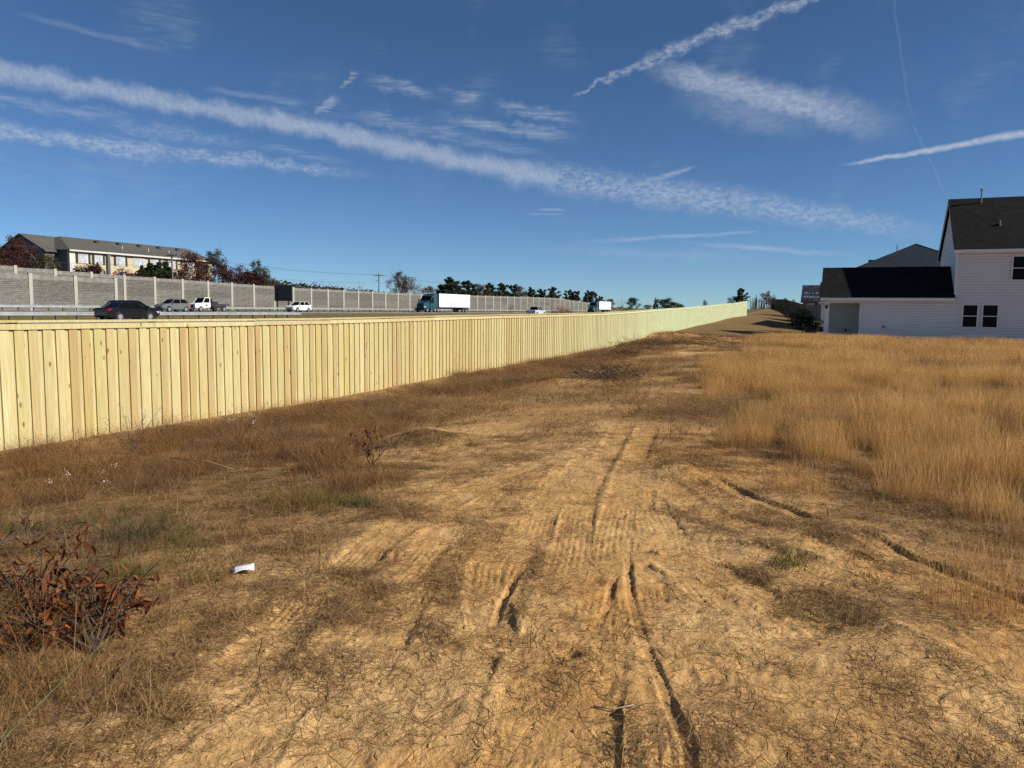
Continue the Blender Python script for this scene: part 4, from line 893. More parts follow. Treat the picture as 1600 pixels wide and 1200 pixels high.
def tree_meshes(kind, seed):
    key = (kind, seed)
    if key in TREE_CACHE: return TREE_CACHE[key]
    g = np.random.default_rng(seed * 7 + 3)
    if kind == 'pine':      # unit height 10
        mb, tips = branches(10, .20, 2.7, 20, 1, seed, .25, .25)
        c = np.array([tuple(t) for t in tips]); c = np.concatenate([c + g.normal(0, .22, c.shape) for _ in range(34)]); lm = leaf_mesh('crown', c, .22, M['pine'], 2.4)
    elif kind == 'cypress':
        mb, _ = branches(10, .16, .6, 6, 0, seed, .1, 1.5); n = 4200; t = g.random(n) ** .8; rr = 1.5 * np.sin(np.pi * np.clip(t * .86 + .10, 0, 1)) ** .8 * np.sqrt(g.random(n)) * (.8 + .4 * np.sin(t * 23 + seed)); a = g.random(n) * 6.283
        lm = leaf_mesh('crown', np.stack([rr * np.cos(a), rr * np.sin(a), .3 + t * 9.9], 1), .20, M['cypress'], 2.2, 1.)
    elif kind == 'bare':
        mb, tips = branches(10, .16, 4.2, 11, 2, seed, .22, .9, True); lm = None
    elif kind == 'thin':     # half bare with a few leaves
        mb, tips = branches(10, .14, 3.2, 12, 2, seed, .2, .8, True); c = np.array([tuple(t) for t in tips]); c = np.concatenate([c + g.normal(0, .25, c.shape) for _ in range(7)]); lm = leaf_mesh('crown', c, .17, M['greyleaf'], 1.6)
    else:                    # round leafy
        mat = {'red': 'red_tree', 'maroon': 'maroon', 'olive': 'olive', 'oak': 'oak', 'broad': 'pine', 'darkbush': 'darkshrub'}[kind]
        mb, tips = branches(10, .20, 4.0, 12, 1, seed, .16, .6); c = np.array([tuple(t) for t in tips]); c = np.concatenate([c + g.normal(0, .50, c.shape) for _ in range(34 if kind != 'broad' else 48)])
        lm = leaf_mesh('crown', c, .24, M[mat], 1.5)
    bark = 'bark_pale' if kind in ('thin',) else 'bark'
    tm = mb.mesh('trunk', M[bark]); zz = [np.array([v.co.z for v in m_.vertices]) for m_ in (tm, lm) if m_]; k_ = 10.0 / max(np.percentile(q_, 99.7) for q_ in zz)
    for m_ in (tm, lm):
        if m_: m_.transform(Matrix.Scale(k_, 4))
    TREE_CACHE[key] = (tm, lm); return TREE_CACHE[key]
def tree(name, kind, seed, x, y, top, label, group=None, wide=1.0, base=None):
    z = hz(x, y) if base is None else base; h = max(top - z, 1.0) / 10.0
    t = thing(name, label, 'tree', (x, y, z), random.uniform(0, 6.28), group); t.scale = (h * wide, h * wide, h)
    a, b = tree_meshes(kind, seed); place(a, 'trunk', t)
    if b: place(b, 'crown', t)
    return t
ORD = ['first', 'second', 'third', 'fourth', 'fifth', 'sixth', 'seventh', 'eighth', 'ninth', 'tenth', 'eleventh', 'twelfth', 'thirteenth', 'fourteenth', 'fifteenth', 'sixteenth', 'seventeenth', 'eighteenth', 'nineteenth', 'twentieth']
def tree_at(px, py, X, kind, seed, name, label, wide=1.2, group=None):
    """a tree at distance -X across the highway whose top shows at the given height over the wall"""
    a = math.atan((px - 800) / FOCAL_PX); Y = X * math.cos(a - YAW) / math.sin(a - YAW); dep = Y * math.cos(YAW) - X * math.sin(YAW)
    return tree(name, kind, seed, X, Y, 1.65 + (484 + .01 * (px - 800) - py) / FOCAL_PX * dep, label, group, wide)
tree_at(-6, 386, -122, 'red', 1, 'red_tree', 'dark red tree cut by the left edge of the picture', 1.2)
tree_at(20, 392, -124, 'maroon', 1, 'red_tree', 'low maroon tree left of the apartment gable', 1.1)
tree_at(38, 371, -127, 'red', 2, 'red_tree', 'tall dark red tree in front of the apartment gable', .72)
tree_at(76, 398, -123, 'olive', 3, 'olive_tree', 'olive green tree in front of the dark apartment end wall', .95)
tree_at(137, 413, -124, 'maroon', 2, 'maroon_shrub', 'maroon shrub left of the brick face of the apartments', 1.3); tree_at(152, 416, -124, 'maroon', 3, 'maroon_shrub', 'lower maroon shrub beside the apartment downspout', 1.3)
tree_at(157, 411, -126, 'cypress', 1, 'young_cypress', 'small pointed evergreen among the maroon shrubs', .8)
tree_at(201, 421, -123, 'maroon', 4, 'maroon_shrub', 'low maroon shrub under the brick face of the apartments', 2.0)
for k, (px, py) in enumerate(((225, 416), (232, 419), (238, 412), (246, 415), (252, 411), (262, 410), (268, 418))): tree_at(px, py, -124 - (k % 2), 'cypress', 2 + k % 3, 'cypress', 'dark green columnar cypress, ' + ORD[k] + ' from left in the row below the apartment windows', 1.5, 'cypresses by the apartments')
tree_at(280, 421, -122, 'maroon', 5, 'red_tree', 'dark maroon tree right behind the utility pole', 1.5)
tree_at(303, 394, -123, 'red', 3, 'red_tree', 'reddish tree overlapping the right end of the apartment roof', .75); tree_at(318, 408, -124, 'maroon', 1, 'red_tree', 'maroon tree between the reddish tree and the tall thinning tree', .9)
tree_at(340, 391, -126, 'thin', 1, 'tall_tree', 'tall thinning grey-green tree right of the apartment building', 1.25); tree_at(344, 403, -123, 'maroon', 5, 'red_tree', 'maroon undergrowth tree beneath the tall thinning tree', 1.1)
tree_at(371, 415, -123, 'red', 4, 'red_tree', 'small reddish tree between the two thinning trees', 1.2); tree_at(382, 425, -124, 'maroon', 2, 'red_tree', 'low maroon tree left of the cone-shaped thinning tree', 1.3)
tree_at(403, 408, -126, 'thin', 2, 'tall_tree', 'cone-shaped thinning tree left of the dark road sign', 1.1); tree_at(409, 419, -123, 'olive', 4, 'olive_tree', 'olive foliage tree in front of the cone-shaped thinning tree', 1.3); tree_at(396, 426, -122, 'maroon', 3, 'red_tree', 'low maroon tree in front of the cone-shaped thinning tree', 1.6)
# bare crowns above the wall, middle left
for k, (px, py) in enumerate(((505, 431), (516, 434), (528, 438), (560, 437), (566, 440))): tree_at(px, py, -150, 'bare', 1 + k % 3, 'bare_tree', 'faint bare tree crown, ' + ORD[k] + ' from left above the wall right of the sign', .55, 'bare crowns above the wall')
tree_at(620, 418, -130, 'bare', 2, 'bare_tree', 'broad leafless tree rising beside the far utility pole', 1.2); tree_at(624, 424, -133, 'thin', 3, 'bare_tree', 'greyish half-bare tree behind the broad leafless tree', 1.2); tree_at(636, 432, -127, 'oak', 5, 'oak_tree', 'dark rounded tree to the right of the broad leafless tree', 1.3)
tree_at(668, 447, -128, 'oak', 2, 'oak_tree', 'small brown tree above the wall left of the teal truck cab', 1.4)
# pines behind the wall
PX = [(690, 445), (699, 440), (703, 434), (712, 440), (727, 439), (738, 444), (752, 444), (764, 443), (783, 443), (800, 445), (808, 447), (830, 449), (846, 452), (862, 449), (887, 453), (898, 455), (916, 454), (925, 456), (936, 463)]
for k, (px, py) in enumerate(PX):
    br_ = k in (6, 10)
    tree_at(px, py, -128 - 5 * (k % 3), 'oak' if br_ else 'pine', 1 + k % 5, 'brown_tree' if br_ else 'pine_tree', ('brownish tree among pines, ' if br_ else 'dark green pine, ') + ORD[k] + ' from left in the row behind the far wall', 1.25, 'pines behind the far wall')
for k in range(16):
    px = 684 + k * 15.5 + random.uniform(-4, 4)
    tree_at(px, 451 + k * .75 + random.uniform(-3, 3), -150 - 4 * (k % 3), ('broad', 'oak', 'pine', 'thin')[k % 4 if k % 5 else 0], 1 + k % 4, 'woodland_tree', ('dark green', 'brown', 'dark pine', 'thin grey')[k % 4 if k % 5 else 0] + ' tree, ' + ORD[k] + ' from left in the lower back row behind the pines', 1.5, 'lower back row of trees')
def far_tree(px, py, D, kind, seed, name, label, wide=1.2, group=None):
    a = math.atan((px - 800) / FOCAL_PX); X, Y = D * math.sin(a - YAW) / math.cos(a), D * math.cos(a - YAW) / math.cos(a)
    top = 1.65 + (484 + .01 * (px - 800) - py) / FOCAL_PX * D; return tree(name, kind, seed, X, Y, top, label, group, wide)
far_tree(952, 467, 330, 'oak', 1, 'oak_tree', 'reddish brown tree behind the distant truck', 1.5); far_tree(968, 463, 300, 'bare', 2, 'bare_tree', 'pale leafless tree right of the distant truck', 1.3); far_tree(985, 465, 310, 'broad', 1, 'round_tree', 'dark green rounded tree right of the pale leafless tree', 1.6)
far_tree(1010, 476, 330, 'oak', 3, 'oak_tree', 'low brown tree just above the middle of the fence top', 2.0); far_tree(1022, 466, 300, 'pine', 2, 'slender_pine', 'slender pine with a small tuft at the top', .7)
far_tree(1036, 466, 290, 'broad', 2, 'round_tree', 'largest dark rounded evergreen above the pale green fence', 1.8); far_tree(1050, 472, 295, 'broad', 3, 'round_tree', 'smaller dark evergreen right of the largest rounded one', 1.7); far_tree(1060, 475, 300, 'broad', 1, 'round_tree', 'lowest dark evergreen in the clump above the fence', 1.6)
far_tree(1099, 469, 150, 'thin', 2, 'sapling', 'tiny sapling poking above the greenish fence', .9)
far_tree(1154, 451, 150, 'pine', 4, 'young_pine', 'wind-bent dark pine just behind the end of the pale fence', 1.1); far_tree(1146, 462, 152, 'broad', 2, 'bushy_evergreen', 'bushy dark evergreen at the foot of the bent pine', 1.7)
far_tree(1194, 455, 172, 'oak', 4, 'oak_tree', 'russet oak on the hill behind the bare saplings', 1.1); far_tree(1203, 465, 176, 'red', 2, 'red_tree', 'dark red bush at the upper end of the brown fence', 1.3)
far_tree(1224, 466, 190, 'oak', 1, 'oak_tree', 'thin russet tree behind the brown fence, left one', 1.0); far_tree(1235, 468, 190, 'oak', 5, 'oak_tree', 'dense russet tree behind the brown fence, right one', 1.2)
tree('dark_shrub', 'darkbush', 1, -2.5, 60.2, hz(-2.5, 60.2) + 1.5, 'dark evergreen shrub tight against the porch corner', wide=2.6); tree('dark_shrub', 'darkbush', 2, -2.9, 64.5, hz(-2.9, 64.5) + 1.9, 'taller dark shrub behind the one at the porch corner', wide=2.2); tree('dark_shrub', 'darkbush', 3, -3.3, 72, hz(-3.3, 72) + 2.0, 'dark shrub farthest from the porch beside the lawn', wide=2.0)
# thicket of bare saplings on the crest
for k in range(26):
    a = math.atan((1170 + k * 1.45 + random.uniform(-.8, .8) - 800) / FOCAL_PX); D = random.uniform(136, 150); X, Y = D * math.sin(a - YAW) / math.cos(a), D * math.cos(a - YAW) / math.cos(a)
    z = hz(X, Y); h = random.uniform(1.3, 2.7); mb = MB(); lx, ly = random.uniform(-.2, .2), random.uniform(-.2, .2)
    mb.tube([(0, 0, -.2), (lx * .5, ly * .5, h * .5), (lx, ly, h)], [.085, .065, .03], 5)
    s = thing('bare_sapling', 'thin bare sapling in the thicket on the crest past the fence end', 'sapling', (X, Y, z), 0, 'bare saplings on the crest'); mb.build('stem', M['twig'], s)
    tw = MB()
    for j in range(4):
        t = random.uniform(.4, .95); aa = random.uniform(0, 6.28); tw.tube([(lx * t, ly * t, h * t), (lx * t + math.cos(aa) * .25, ly * t + math.sin(aa) * .25, h * t + .3)], .015, 3, False)
    tw.build('twigs', M['twig'], s)
# roadside saplings seen over the fence
for px, py, X, lab in ((705, 459, -62, 'bare young tree in front of the white semi trailer'), (797, 470, -63, 'faint bare young tree left of the pickup truck'), (860, 463, -62, 'spreading bare young tree right of the pickup truck'), (645, 470, -61, 'thin bare sapling just left of the teal truck cab')):
    a = math.atan((px - 800) / FOCAL_PX); Y = X * math.cos(a - YAW) / math.sin(a - YAW); dep = Y * math.cos(YAW) - X * math.sin(YAW)
    tree('bare_tree', 'bare', 2 if px != 645 else 3, X, Y, 1.65 + (483 - py) / FOCAL_PX * dep, lab, None, .9 if px != 645 else .4)
mb = MB()   # brush heap in the median
for k in range(420):
    a = random.uniform(0, 6.28); r = random.uniform(0, 1) ** .6; p = Vector((math.cos(a) * r * 2.2, math.sin(a) * r * 7, random.uniform(.1, 2.6) * (1 - r * .7))); d = Vector((random.uniform(-1, 1), random.uniform(-1, 1), random.uniform(-.2, .8)))
    mb.tube([p, p + d * .9], [.05, .02], 3, False)
M['brush'] = plain('brush_heap', (.24, .12, .07), .95, .3)
tag(mb.build('brush_heap', M['brush'], None, loc=(-63, 178, .1)), 'heap of reddish brown cut brush in the median left of the distant truck', 'brush')
# far wooded rise
def wooded_rise():
    """a low wooded ridge about half a kilometre off, showing over the wall right of the sign"""
    def pt(px, D): a = math.atan((px - 800) / FOCAL_PX); return D * math.sin(a - YAW) / math.cos(a), D * math.cos(a - YAW) / math.cos(a)
    n = 26; line = [(*pt(415 + i * 9.5, 520 + 5 * i), 19.5 - i * .27 + 1.2 * math.sin(i * 1.3)) for i in range(n)]
    vs = []; fs = []
    for x, y, h in line:
        for dx, z in ((45, 3.5), (15, h * .72), (0, h * .8), (-60, 3.5)): vs.append((x + dx * .9, y - dx * .4, z))
    for i in range(n - 1):
        for k in range(3): fs.append((i * 4 + k, i * 4 + k + 1, (i + 1) * 4 + k + 1, (i + 1) * 4 + k))
    structure(MB().add(vs, fs).build('hill', plain('wooded_hill', (.05, .045, .04), .95, .3, .05)))
    g = np.random.default_rng(5); k = 5000; i = g.integers(0, n, k); b = np.array(line)[i]; q_ = g.random(k) ** 1.5
    c = np.stack([b[:, 0] + q_ * 40 + g.normal(0, 5, k), b[:, 1] - q_ * 16 + g.normal(0, 5, k), b[:, 2] * (1 - .55 * q_) - 1.2 + g.normal(0, .8, k)], 1)
    o = place(leaf_mesh('woodland', c, 1.6, M['darkwood'], 1.3), 'woodland'); stuff(o); tag(o, 'distant dark woodland on the rise beyond the wall', 'woodland')
M['darkwood'] = grass_mat('distant_woodland_leaves', (.03, .03, .03), (.075, .065, .055), .1)
wooded_rise()

# ------------------------------------------------------------------ grass, weeds and litter (scattered)
def blades(n, h0, h1, spread, lean, droop, width, seed, segs=3, seedhead=0):
    g = np.random.default_rng(seed); a = g.random(n) * 6.283; r = np.sqrt(g.random(n)) * spread
    bx, by = r * np.cos(a), r * np.sin(a); da = a * .5 + g.random(n) * 6.283; dx, dy = np.cos(da), np.sin(da)
    h = g.uniform(h0, h1, n); ln = g.normal(lean, lean * .5 + .02, n); dr = np.abs(g.normal(droop, droop * .5 + .01, n)); sx, sy = -dy, dx
    tw = g.random(n) * 3.14; sx, sy = np.cos(tw), np.sin(tw)
    V = []; F = []; T = np.repeat(g.random(n), 2 * (segs + 1)); w = width * g.uniform(.6, 1.4, n)
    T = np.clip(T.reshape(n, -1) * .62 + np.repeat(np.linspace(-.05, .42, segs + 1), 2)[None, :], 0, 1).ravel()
    for k in range(segs + 1):
        t = k / segs; out = (ln * t + dr * t * t) * h; zz = h * t * np.clip(1 - .35 * dr * t - .15 * ln, .12, 1); ww = w * (1 - t * .85) / 2
        if seedhead and k == segs - 1: ww = ww * (1 + seedhead)
        px, py = bx + dx * out, by + dy * out
        V.append(np.stack([px - sx * ww, py - sy * ww, zz], 1)); V.append(np.stack([px + sx * ww, py + sy * ww, zz], 1))
    V = np.stack(V, 1).reshape(-1, 3); m = 2 * (segs + 1); base = np.arange(n)[:, None] * m
    for k in range(segs): F.append(base + np.array([[2 * k, 2 * k + 1, 2 * k + 3, 2 * k + 2]]))
    return V, np.stack(F, 1).reshape(-1, 4), T
def source(prefix, k, V, F, T, mat):
    me = np_mesh(prefix, V, F, mat, dict(tint=T)); return bpy.data.objects.new(f'{prefix}_{k:02d}', me)
def scatter(name, pts, rot, scl, sources, label, cat):
    pts = np.asarray(pts); n = len(pts); cl = bpy.data.collections.new(name + '_sources')
    for s in sources: cl.objects.link(s)
    me = bpy.data.meshes.new(name); me.vertices.add(n); me.vertices.foreach_set('co', np.ascontiguousarray(pts, np.float32).ravel())
    a = me.attributes.new('rot', 'FLOAT_VECTOR', 'POINT'); a.data.foreach_set('vector', np.ascontiguousarray(rot, np.float32).ravel())
    a = me.attributes.new('scl', 'FLOAT', 'POINT'); a.data.foreach_set('value', np.ascontiguousarray(scl, np.float32))
    a = me.attributes.new('pick', 'INT', 'POINT'); a.data.foreach_set('value', RNG.integers(0, len(sources), n).astype(np.int32))
    me.update(); o = place(me, name)
    ng = bpy.data.node_groups.new(name, 'GeometryNodeTree'); ng.interface.new_socket('Geometry', in_out='INPUT', socket_type='NodeSocketGeometry'); ng.interface.new_socket('Geometry', in_out='OUTPUT', socket_type='NodeSocketGeometry')
    N = ng.nodes; Lk = ng.links; gi = N.new('NodeGroupInput'); go = N.new('NodeGroupOutput'); ip = N.new('GeometryNodeInstanceOnPoints'); ci = N.new('GeometryNodeCollectionInfo')
    ci.inputs['Collection'].default_value = cl; ci.inputs['Separate Children'].default_value = True; ci.inputs['Reset Children'].default_value = True
    def attr(nm, ty):
        q = N.new('GeometryNodeInputNamedAttribute'); q.data_type = ty; q.inputs['Name'].default_value = nm; return q.outputs['Attribute']
    ip.inputs['Pick Instance'].default_value = True
    Lk.new(gi.outputs[0], ip.inputs['Points']); Lk.new(ci.outputs[0], ip.inputs['Instance']); Lk.new(attr('pick', 'INT'), ip.inputs['Instance Index'])
    er = N.new('FunctionNodeEulerToRotation'); Lk.new(attr('rot', 'FLOAT_VECTOR'), er.inputs[0]); Lk.new(er.outputs[0], ip.inputs['Rotation']); Lk.new(attr('scl', 'FLOAT'), ip.inputs['Scale']); Lk.new(ip.outputs[0], go.inputs[0])
    md = o.modifiers.new('scatter', 'NODES'); md.node_group = ng
    stuff(o); return tag(o, label, cat)
def spots(n, x0, x1, y0, y1, dens, near=0.0, tilt=.1):
    """rejection-sampled ground points; dens(x, y) in 0..1"""
    x = RNG.uniform(x0, x1, n); y = RNG.uniform(y0, y1, n)
    keep = RNG.random(n) < dens(x, y); x, y = x[keep], y[keep]
    z = surf(x, y)[0] - .015; rot = np.stack([RNG.normal(0, tilt, len(x)), RNG.normal(0, tilt, len(x)), RNG.random(len(x)) * 6.283], 1)
    return np.stack([x, y, z], 1), rot
def inview(x, y, margin=.0):
    a = np.arctan2(-x, y) - YAW; return (np.abs(a) < R(42)) | (np.hypot(x, y) < 3)
S = {}
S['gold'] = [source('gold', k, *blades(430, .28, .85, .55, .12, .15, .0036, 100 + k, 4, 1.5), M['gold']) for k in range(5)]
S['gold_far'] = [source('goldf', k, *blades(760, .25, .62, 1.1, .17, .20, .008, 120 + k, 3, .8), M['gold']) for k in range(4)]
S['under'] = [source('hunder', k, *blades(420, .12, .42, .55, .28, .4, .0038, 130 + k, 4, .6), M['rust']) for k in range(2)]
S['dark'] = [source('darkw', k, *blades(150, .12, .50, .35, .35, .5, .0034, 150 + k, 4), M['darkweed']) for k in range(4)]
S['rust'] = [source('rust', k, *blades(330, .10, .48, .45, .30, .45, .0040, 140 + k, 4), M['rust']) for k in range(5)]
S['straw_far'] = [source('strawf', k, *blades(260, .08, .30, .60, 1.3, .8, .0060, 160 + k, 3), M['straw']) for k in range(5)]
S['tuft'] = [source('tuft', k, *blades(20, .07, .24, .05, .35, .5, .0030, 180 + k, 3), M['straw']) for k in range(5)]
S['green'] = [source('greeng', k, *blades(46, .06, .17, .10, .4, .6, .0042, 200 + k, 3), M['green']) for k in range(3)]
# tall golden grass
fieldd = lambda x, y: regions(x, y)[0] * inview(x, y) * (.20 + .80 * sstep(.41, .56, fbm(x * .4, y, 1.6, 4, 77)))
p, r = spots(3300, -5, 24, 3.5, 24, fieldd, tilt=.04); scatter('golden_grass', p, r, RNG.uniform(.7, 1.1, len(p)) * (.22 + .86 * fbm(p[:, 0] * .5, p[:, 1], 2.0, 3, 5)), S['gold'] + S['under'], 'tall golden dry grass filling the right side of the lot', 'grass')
p, r = spots(1500, -6, 46, 23.5, 53, lambda x, y: fieldd(x, y) * (.6 + .4 * (y > 47)), tilt=.02); scatter('distant_golden_grass', p, r, RNG.uniform(.7, 1.05, len(p)) * (.45 + .9 * fbm(p[:, 0] * .4, p[:, 1], 3, 3, 6)), S['gold_far'], 'golden grass in front of the white house', 'grass')
# red-brown weeds along the fence
leftd = lambda x, y: regions(x, y)[1] * inview(x, y) * sstep(.25, .50, fbm(x, y, 1.3, 3, 78)) * np.where(x < FENCE_X + .9, .45, 1)
p, r = spots(2300, -10.6, -2.5, 1.5, 44, leftd, tilt=.06); scatter('rusty_weeds', p, r, RNG.uniform(.35, 1.15, len(p)) * (.36 + .98 * fbm(p[:, 0], p[:, 1], .9, 3, 12)) * np.where(p[:, 0] < FENCE_X + 1.2, .6, 1.), S['rust'], 'rusty brown weeds on the slope below the pale fence', 'grass')
p, r = spots(1500, -10.2, -2.5, 1.5, 40, lambda x, y: regions(x, y)[1] * inview(x, y) * sstep(.50, .64, fbm(x, y, 1.0, 3, 99)), tilt=.1); scatter('dark_weeds', p, r, RNG.uniform(.5, 1.1, len(p)), S['dark'], 'patches of darker dead weeds among the rusty ones', 'grass')
p, r = spots(900, -6, 12, 3.5, 40, lambda x, y: (regions(x, y)[0] * .35 + .12) * inview(x, y) * (1 - regions(x, y)[1]) * sstep(.55, .68, fbm(x, y, 1.2, 3, 98)), tilt=.1); scatter('brown_weeds', p, r, RNG.uniform(.25, .7, len(p)), S['dark'] + S['under'], 'low brown weeds scattered over the sand and the golden field', 'grass')
# thatch over the bare sand: stems laid one by one on the ground near the viewer, clumps farther off
def midd(x, y):
    f, l, lw = regions(x, y); bare = surf(x, y)[1]
    lowleft = sstep(-1.6, -2.8, x + .35 * (3 - y)) * sstep(5, 3, y)
    return np.clip(.26 + sstep(.46, .68, fbm(x, y, .9, 4, 41)) * .60 + .12 * l + .3 * f + .5 * lowleft, 0, 1) * (1 - .85 * bare) * (1 - lw) * inview(x, y)
def straw_litter(n):
    d = RNG.uniform(0, 1, n) ** .62 * 9.5 + 1.3; a = YAW + RNG.uniform(-R(42), R(42), n); x, y = -np.sin(a) * d, np.cos(a) * d     # denser close by
    clump = .35 + 1.1 * sstep(.42, .68, fbm(x, y, .22, 3, 19)); k = RNG.random(n) < midd(x, y) * clump * .75; x, y = x[k], y[k]; m = len(x)
    flow = fbm(x, y, .5, 2, 23) * 9 + RNG.normal(0, 1.7, m); L = RNG.gamma(3.2, .035, m).clip(.03, .32); cv = RNG.normal(0, .7, m); g = RNG.random(m)
    w = RNG.uniform(.0005, .0014, m) * (1 + d[k] * .10); lift = RNG.gamma(1.1, .009, m); V = []
    for t in (0, .5, 1):
        an = flow + cv * t; px, py = x + np.cos(an) * L * t, y + np.sin(an) * L * t; z = surf(px, py)[0] + .002 + lift * (t * 1.6 if t < .6 else 1.0 + np.where(g > .94, 3., 0.) * t); ww = w * (1, .9, .3)[int(t * 2)]
        sx, sy = -np.sin(an) * ww, np.cos(an) * ww; V += [np.stack([px - sx, py - sy, z], 1), np.stack([px + sx, py + sy, z + ww * .6], 1)]
    V = np.stack(V, 1).reshape(-1, 3); b = np.arange(m)[:, None] * 6; F = np.stack([b + np.array([[0, 1, 3, 2]]), b + np.array([[2, 3, 5, 4]])], 1).reshape(-1, 4)
    o = place(np_mesh('straw_litter', V, F, M['straw'], dict(tint=np.repeat(RNG.random(m) * .85 + .15 * (g > .9), 6))), 'straw_litter'); stuff(o); tag(o, 'matted straw and dead stems lying over the sand', 'dead grass')
straw_litter(640000)
p, r = spots(2600, -10.3, 10, 10.2, 50, lambda x, y: midd(x, y), tilt=.05); scatter('distant_straw_litter', p, r, RNG.uniform(.8, 1.5, len(p)), S['straw_far'], 'matted dead grass farther along the sandy strip', 'dead grass')
p, r = spots(5200, -9.5, 5, 1.2, 30, lambda x, y: midd(x, y) * .8, tilt=.25); scatter('dry_tufts', p, r, RNG.uniform(.5, 1.3, len(p)), S['tuft'], 'small upright dry grass tufts dotted over the sand', 'grass')
gp = []
for gx, gy, gr, gn in ((-4.83, 4.23, .22, 15), (-4.45, 5.6, .28, 26), (-4.1, 5.7, .2, 9), (-.22, 5.2, .05, 3), (-5.9, 4.5, .3, 14), (-6.4, 4.1, .3, 12), (-7.6, 13.2, .25, 12), (-4.0, 3.6, .35, 12)):
    for _ in range(gn): gp.append((gx + random.gauss(0, gr), gy + random.gauss(0, gr * .7)))
gp = np.array(gp); z = height(gp[:, 0], gp[:, 1]); scatter('green_grass', np.column_stack([gp, z - .01]), np.column_stack([np.zeros((len(gp), 2)), RNG.random(len(gp)) * 6.28]), RNG.uniform(.6, 1.3, len(gp)), S['green'], 'small patches of fresh green grass among the weeds', 'grass')
# sand clods
def clod(k):
    g = np.random.default_rng(300 + k); bpy_v = []; n1, n2 = 6, 4; V = []; F = []
    for i in range(n2 + 1):
        for j in range(n1):
            th = math.pi * i / n2; ph = 2 * math.pi * j / n1; rr = g.uniform(.65, 1.1); V.append((rr * math.sin(th) * math.cos(ph), rr * math.sin(th) * math.sin(ph) * .8, rr * math.cos(th) * .6))
    for i in range(n2):
        for j in range(n1): F.append((i * n1 + j, i * n1 + (j + 1) % n1, (i + 1) * n1 + (j + 1) % n1, (i + 1) * n1 + j))
    return bpy.data.objects.new(f'clod_{k}', np_mesh('clod', np.array(V), np.array(F), M['ground']))
p, r = spots(14000, -6, 4, 1.2, 14, lambda x, y: inview(x, y) * (.10 + sstep(.55, .75, fbm(x, y, .7, 3, 88))) * (1 - regions(x, y)[0]) * (1 - regions(x, y)[1]), tilt=.8)
scatter('sand_clods', p + np.array([0, 0, .012]), r, np.minimum(RNG.gamma(1.3, .0045, len(p)) + .003, .02), [clod(k) for k in range(4)], 'crumbled sand clods along the tyre tracks', 'soil clods')

# ------------------------------------------------------------------ small things in the foreground
def leaf_shape(k):
    g = random.Random(500 + k); L, w = g.uniform(.05, .11), g.uniform(.016, .029); curl = g.uniform(-1.5, 1.9); fold = g.uniform(.3, .9); vs = []; fs = []; n = 5
    for i in range(n + 1):
        t = i / n; hw = w / 2 * math.sin(math.pi * min(.02 + t * .96, 1)) ** .8 + .0008; x = L * t * (1 - .12 * abs(curl) * t); z = L * curl * .38 * t * t
        vs += [(x, -hw, z + hw * fold), (x, 0, z), (x, hw, z + hw * fold)]
    for i in range(n): fs += [(i * 3, i * 3 + 1, i * 3 + 4, i * 3 + 3), (i * 3 + 1, i * 3 + 2, i * 3 + 5, i * 3 + 4)]
    me = np_mesh('leaf', np.array(vs), np.array(fs), M['dryleaf'], dict(tint=np.full(len(vs), g.random())), True); return me
LEAVES = [leaf_shape(k) for k in range(10)]
def leafy_branch(name, label, x, y, z, sets, n_leaf, lscale=1.0):
    t = thing(name, label, 'dead branch', (x, y, z)); rnd = random.Random(hash(label) % 1000 + 7); nodes = []
    mb = MB()
    for (dx, dy, dz, r0) in sets:
        d = Vector((dx, dy, dz)); n = 7; q = [Vector((0, 0, .02))]
        for k in range(1, n + 1): q.append(d * (k / n) + Vector((rnd.uniform(-.03, .03), rnd.uniform(-.03, .03), .10 * math.sin(math.pi * k / n) + rnd.uniform(-.02, .02))))
        mb.tube(q, [r0 * (1 - .8 * k / n) for k in range(n + 1)], 5)
        for k in range(2, n + 1):
            for s in range(2):
                dd = Vector((rnd.uniform(-1, 1), rnd.uniform(-1, 1), rnd.uniform(-.1, .9))).normalized() * rnd.uniform(.10, .24); e = q[k] + dd; mb.tube([q[k], q[k] + dd * .5 + Vector((0, 0, .01)), e], [.004, .003, .0015], 4, False); nodes += [q[k] + dd * .5, e, e, q[k]]
    mb.build('branches', M['twig'], t)
    for k in range(n_leaf):
        p_ = rnd.choice(nodes); yaw = rnd.uniform(0, 6.28); o = place(rnd.choice(LEAVES), 'leaf', t, p_, (rnd.uniform(-.7, .7), rnd.uniform(-.5, 1.0), yaw)); sc = rnd.uniform(.7, 1.25) * lscale; o.scale = (sc, sc, sc)
        if rnd.random() < .5: o.rotation_euler = (rnd.uniform(-.6, .6), rnd.uniform(.4, 1.4), yaw)
        if (p_.z + z) < hzf(p_.x + x, p_.y + y) + .01: o.location.z = hzf(p_.x + x, p_.y + y) - z + .02
    if n_leaf > 250:      # the shaded leaves deeper in the heap, too many to tell apart
        mb = MB()
        for k in range(260):
            me = rnd.choice(LEAVES); mw = Matrix.LocRotScale(rnd.choice(nodes) * .96 + Vector((rnd.gauss(0, .05), rnd.gauss(0, .05), rnd.gauss(-.05, .03))), Matrix.Rotation(rnd.uniform(0, 6.28), 3, 'Z') @ Matrix.Rotation(rnd.uniform(-.5, 1.3), 3, 'Y'), Vector((1, 1, 1)) * rnd.uniform(.7, 1.1)); mb.add([mw @ v.co for v in me.vertices], [tuple(p_.vertices) for p_ in me.polygons])
        stuff(mb.build('leaf_mass', M['dryleaf'], t))
    return t
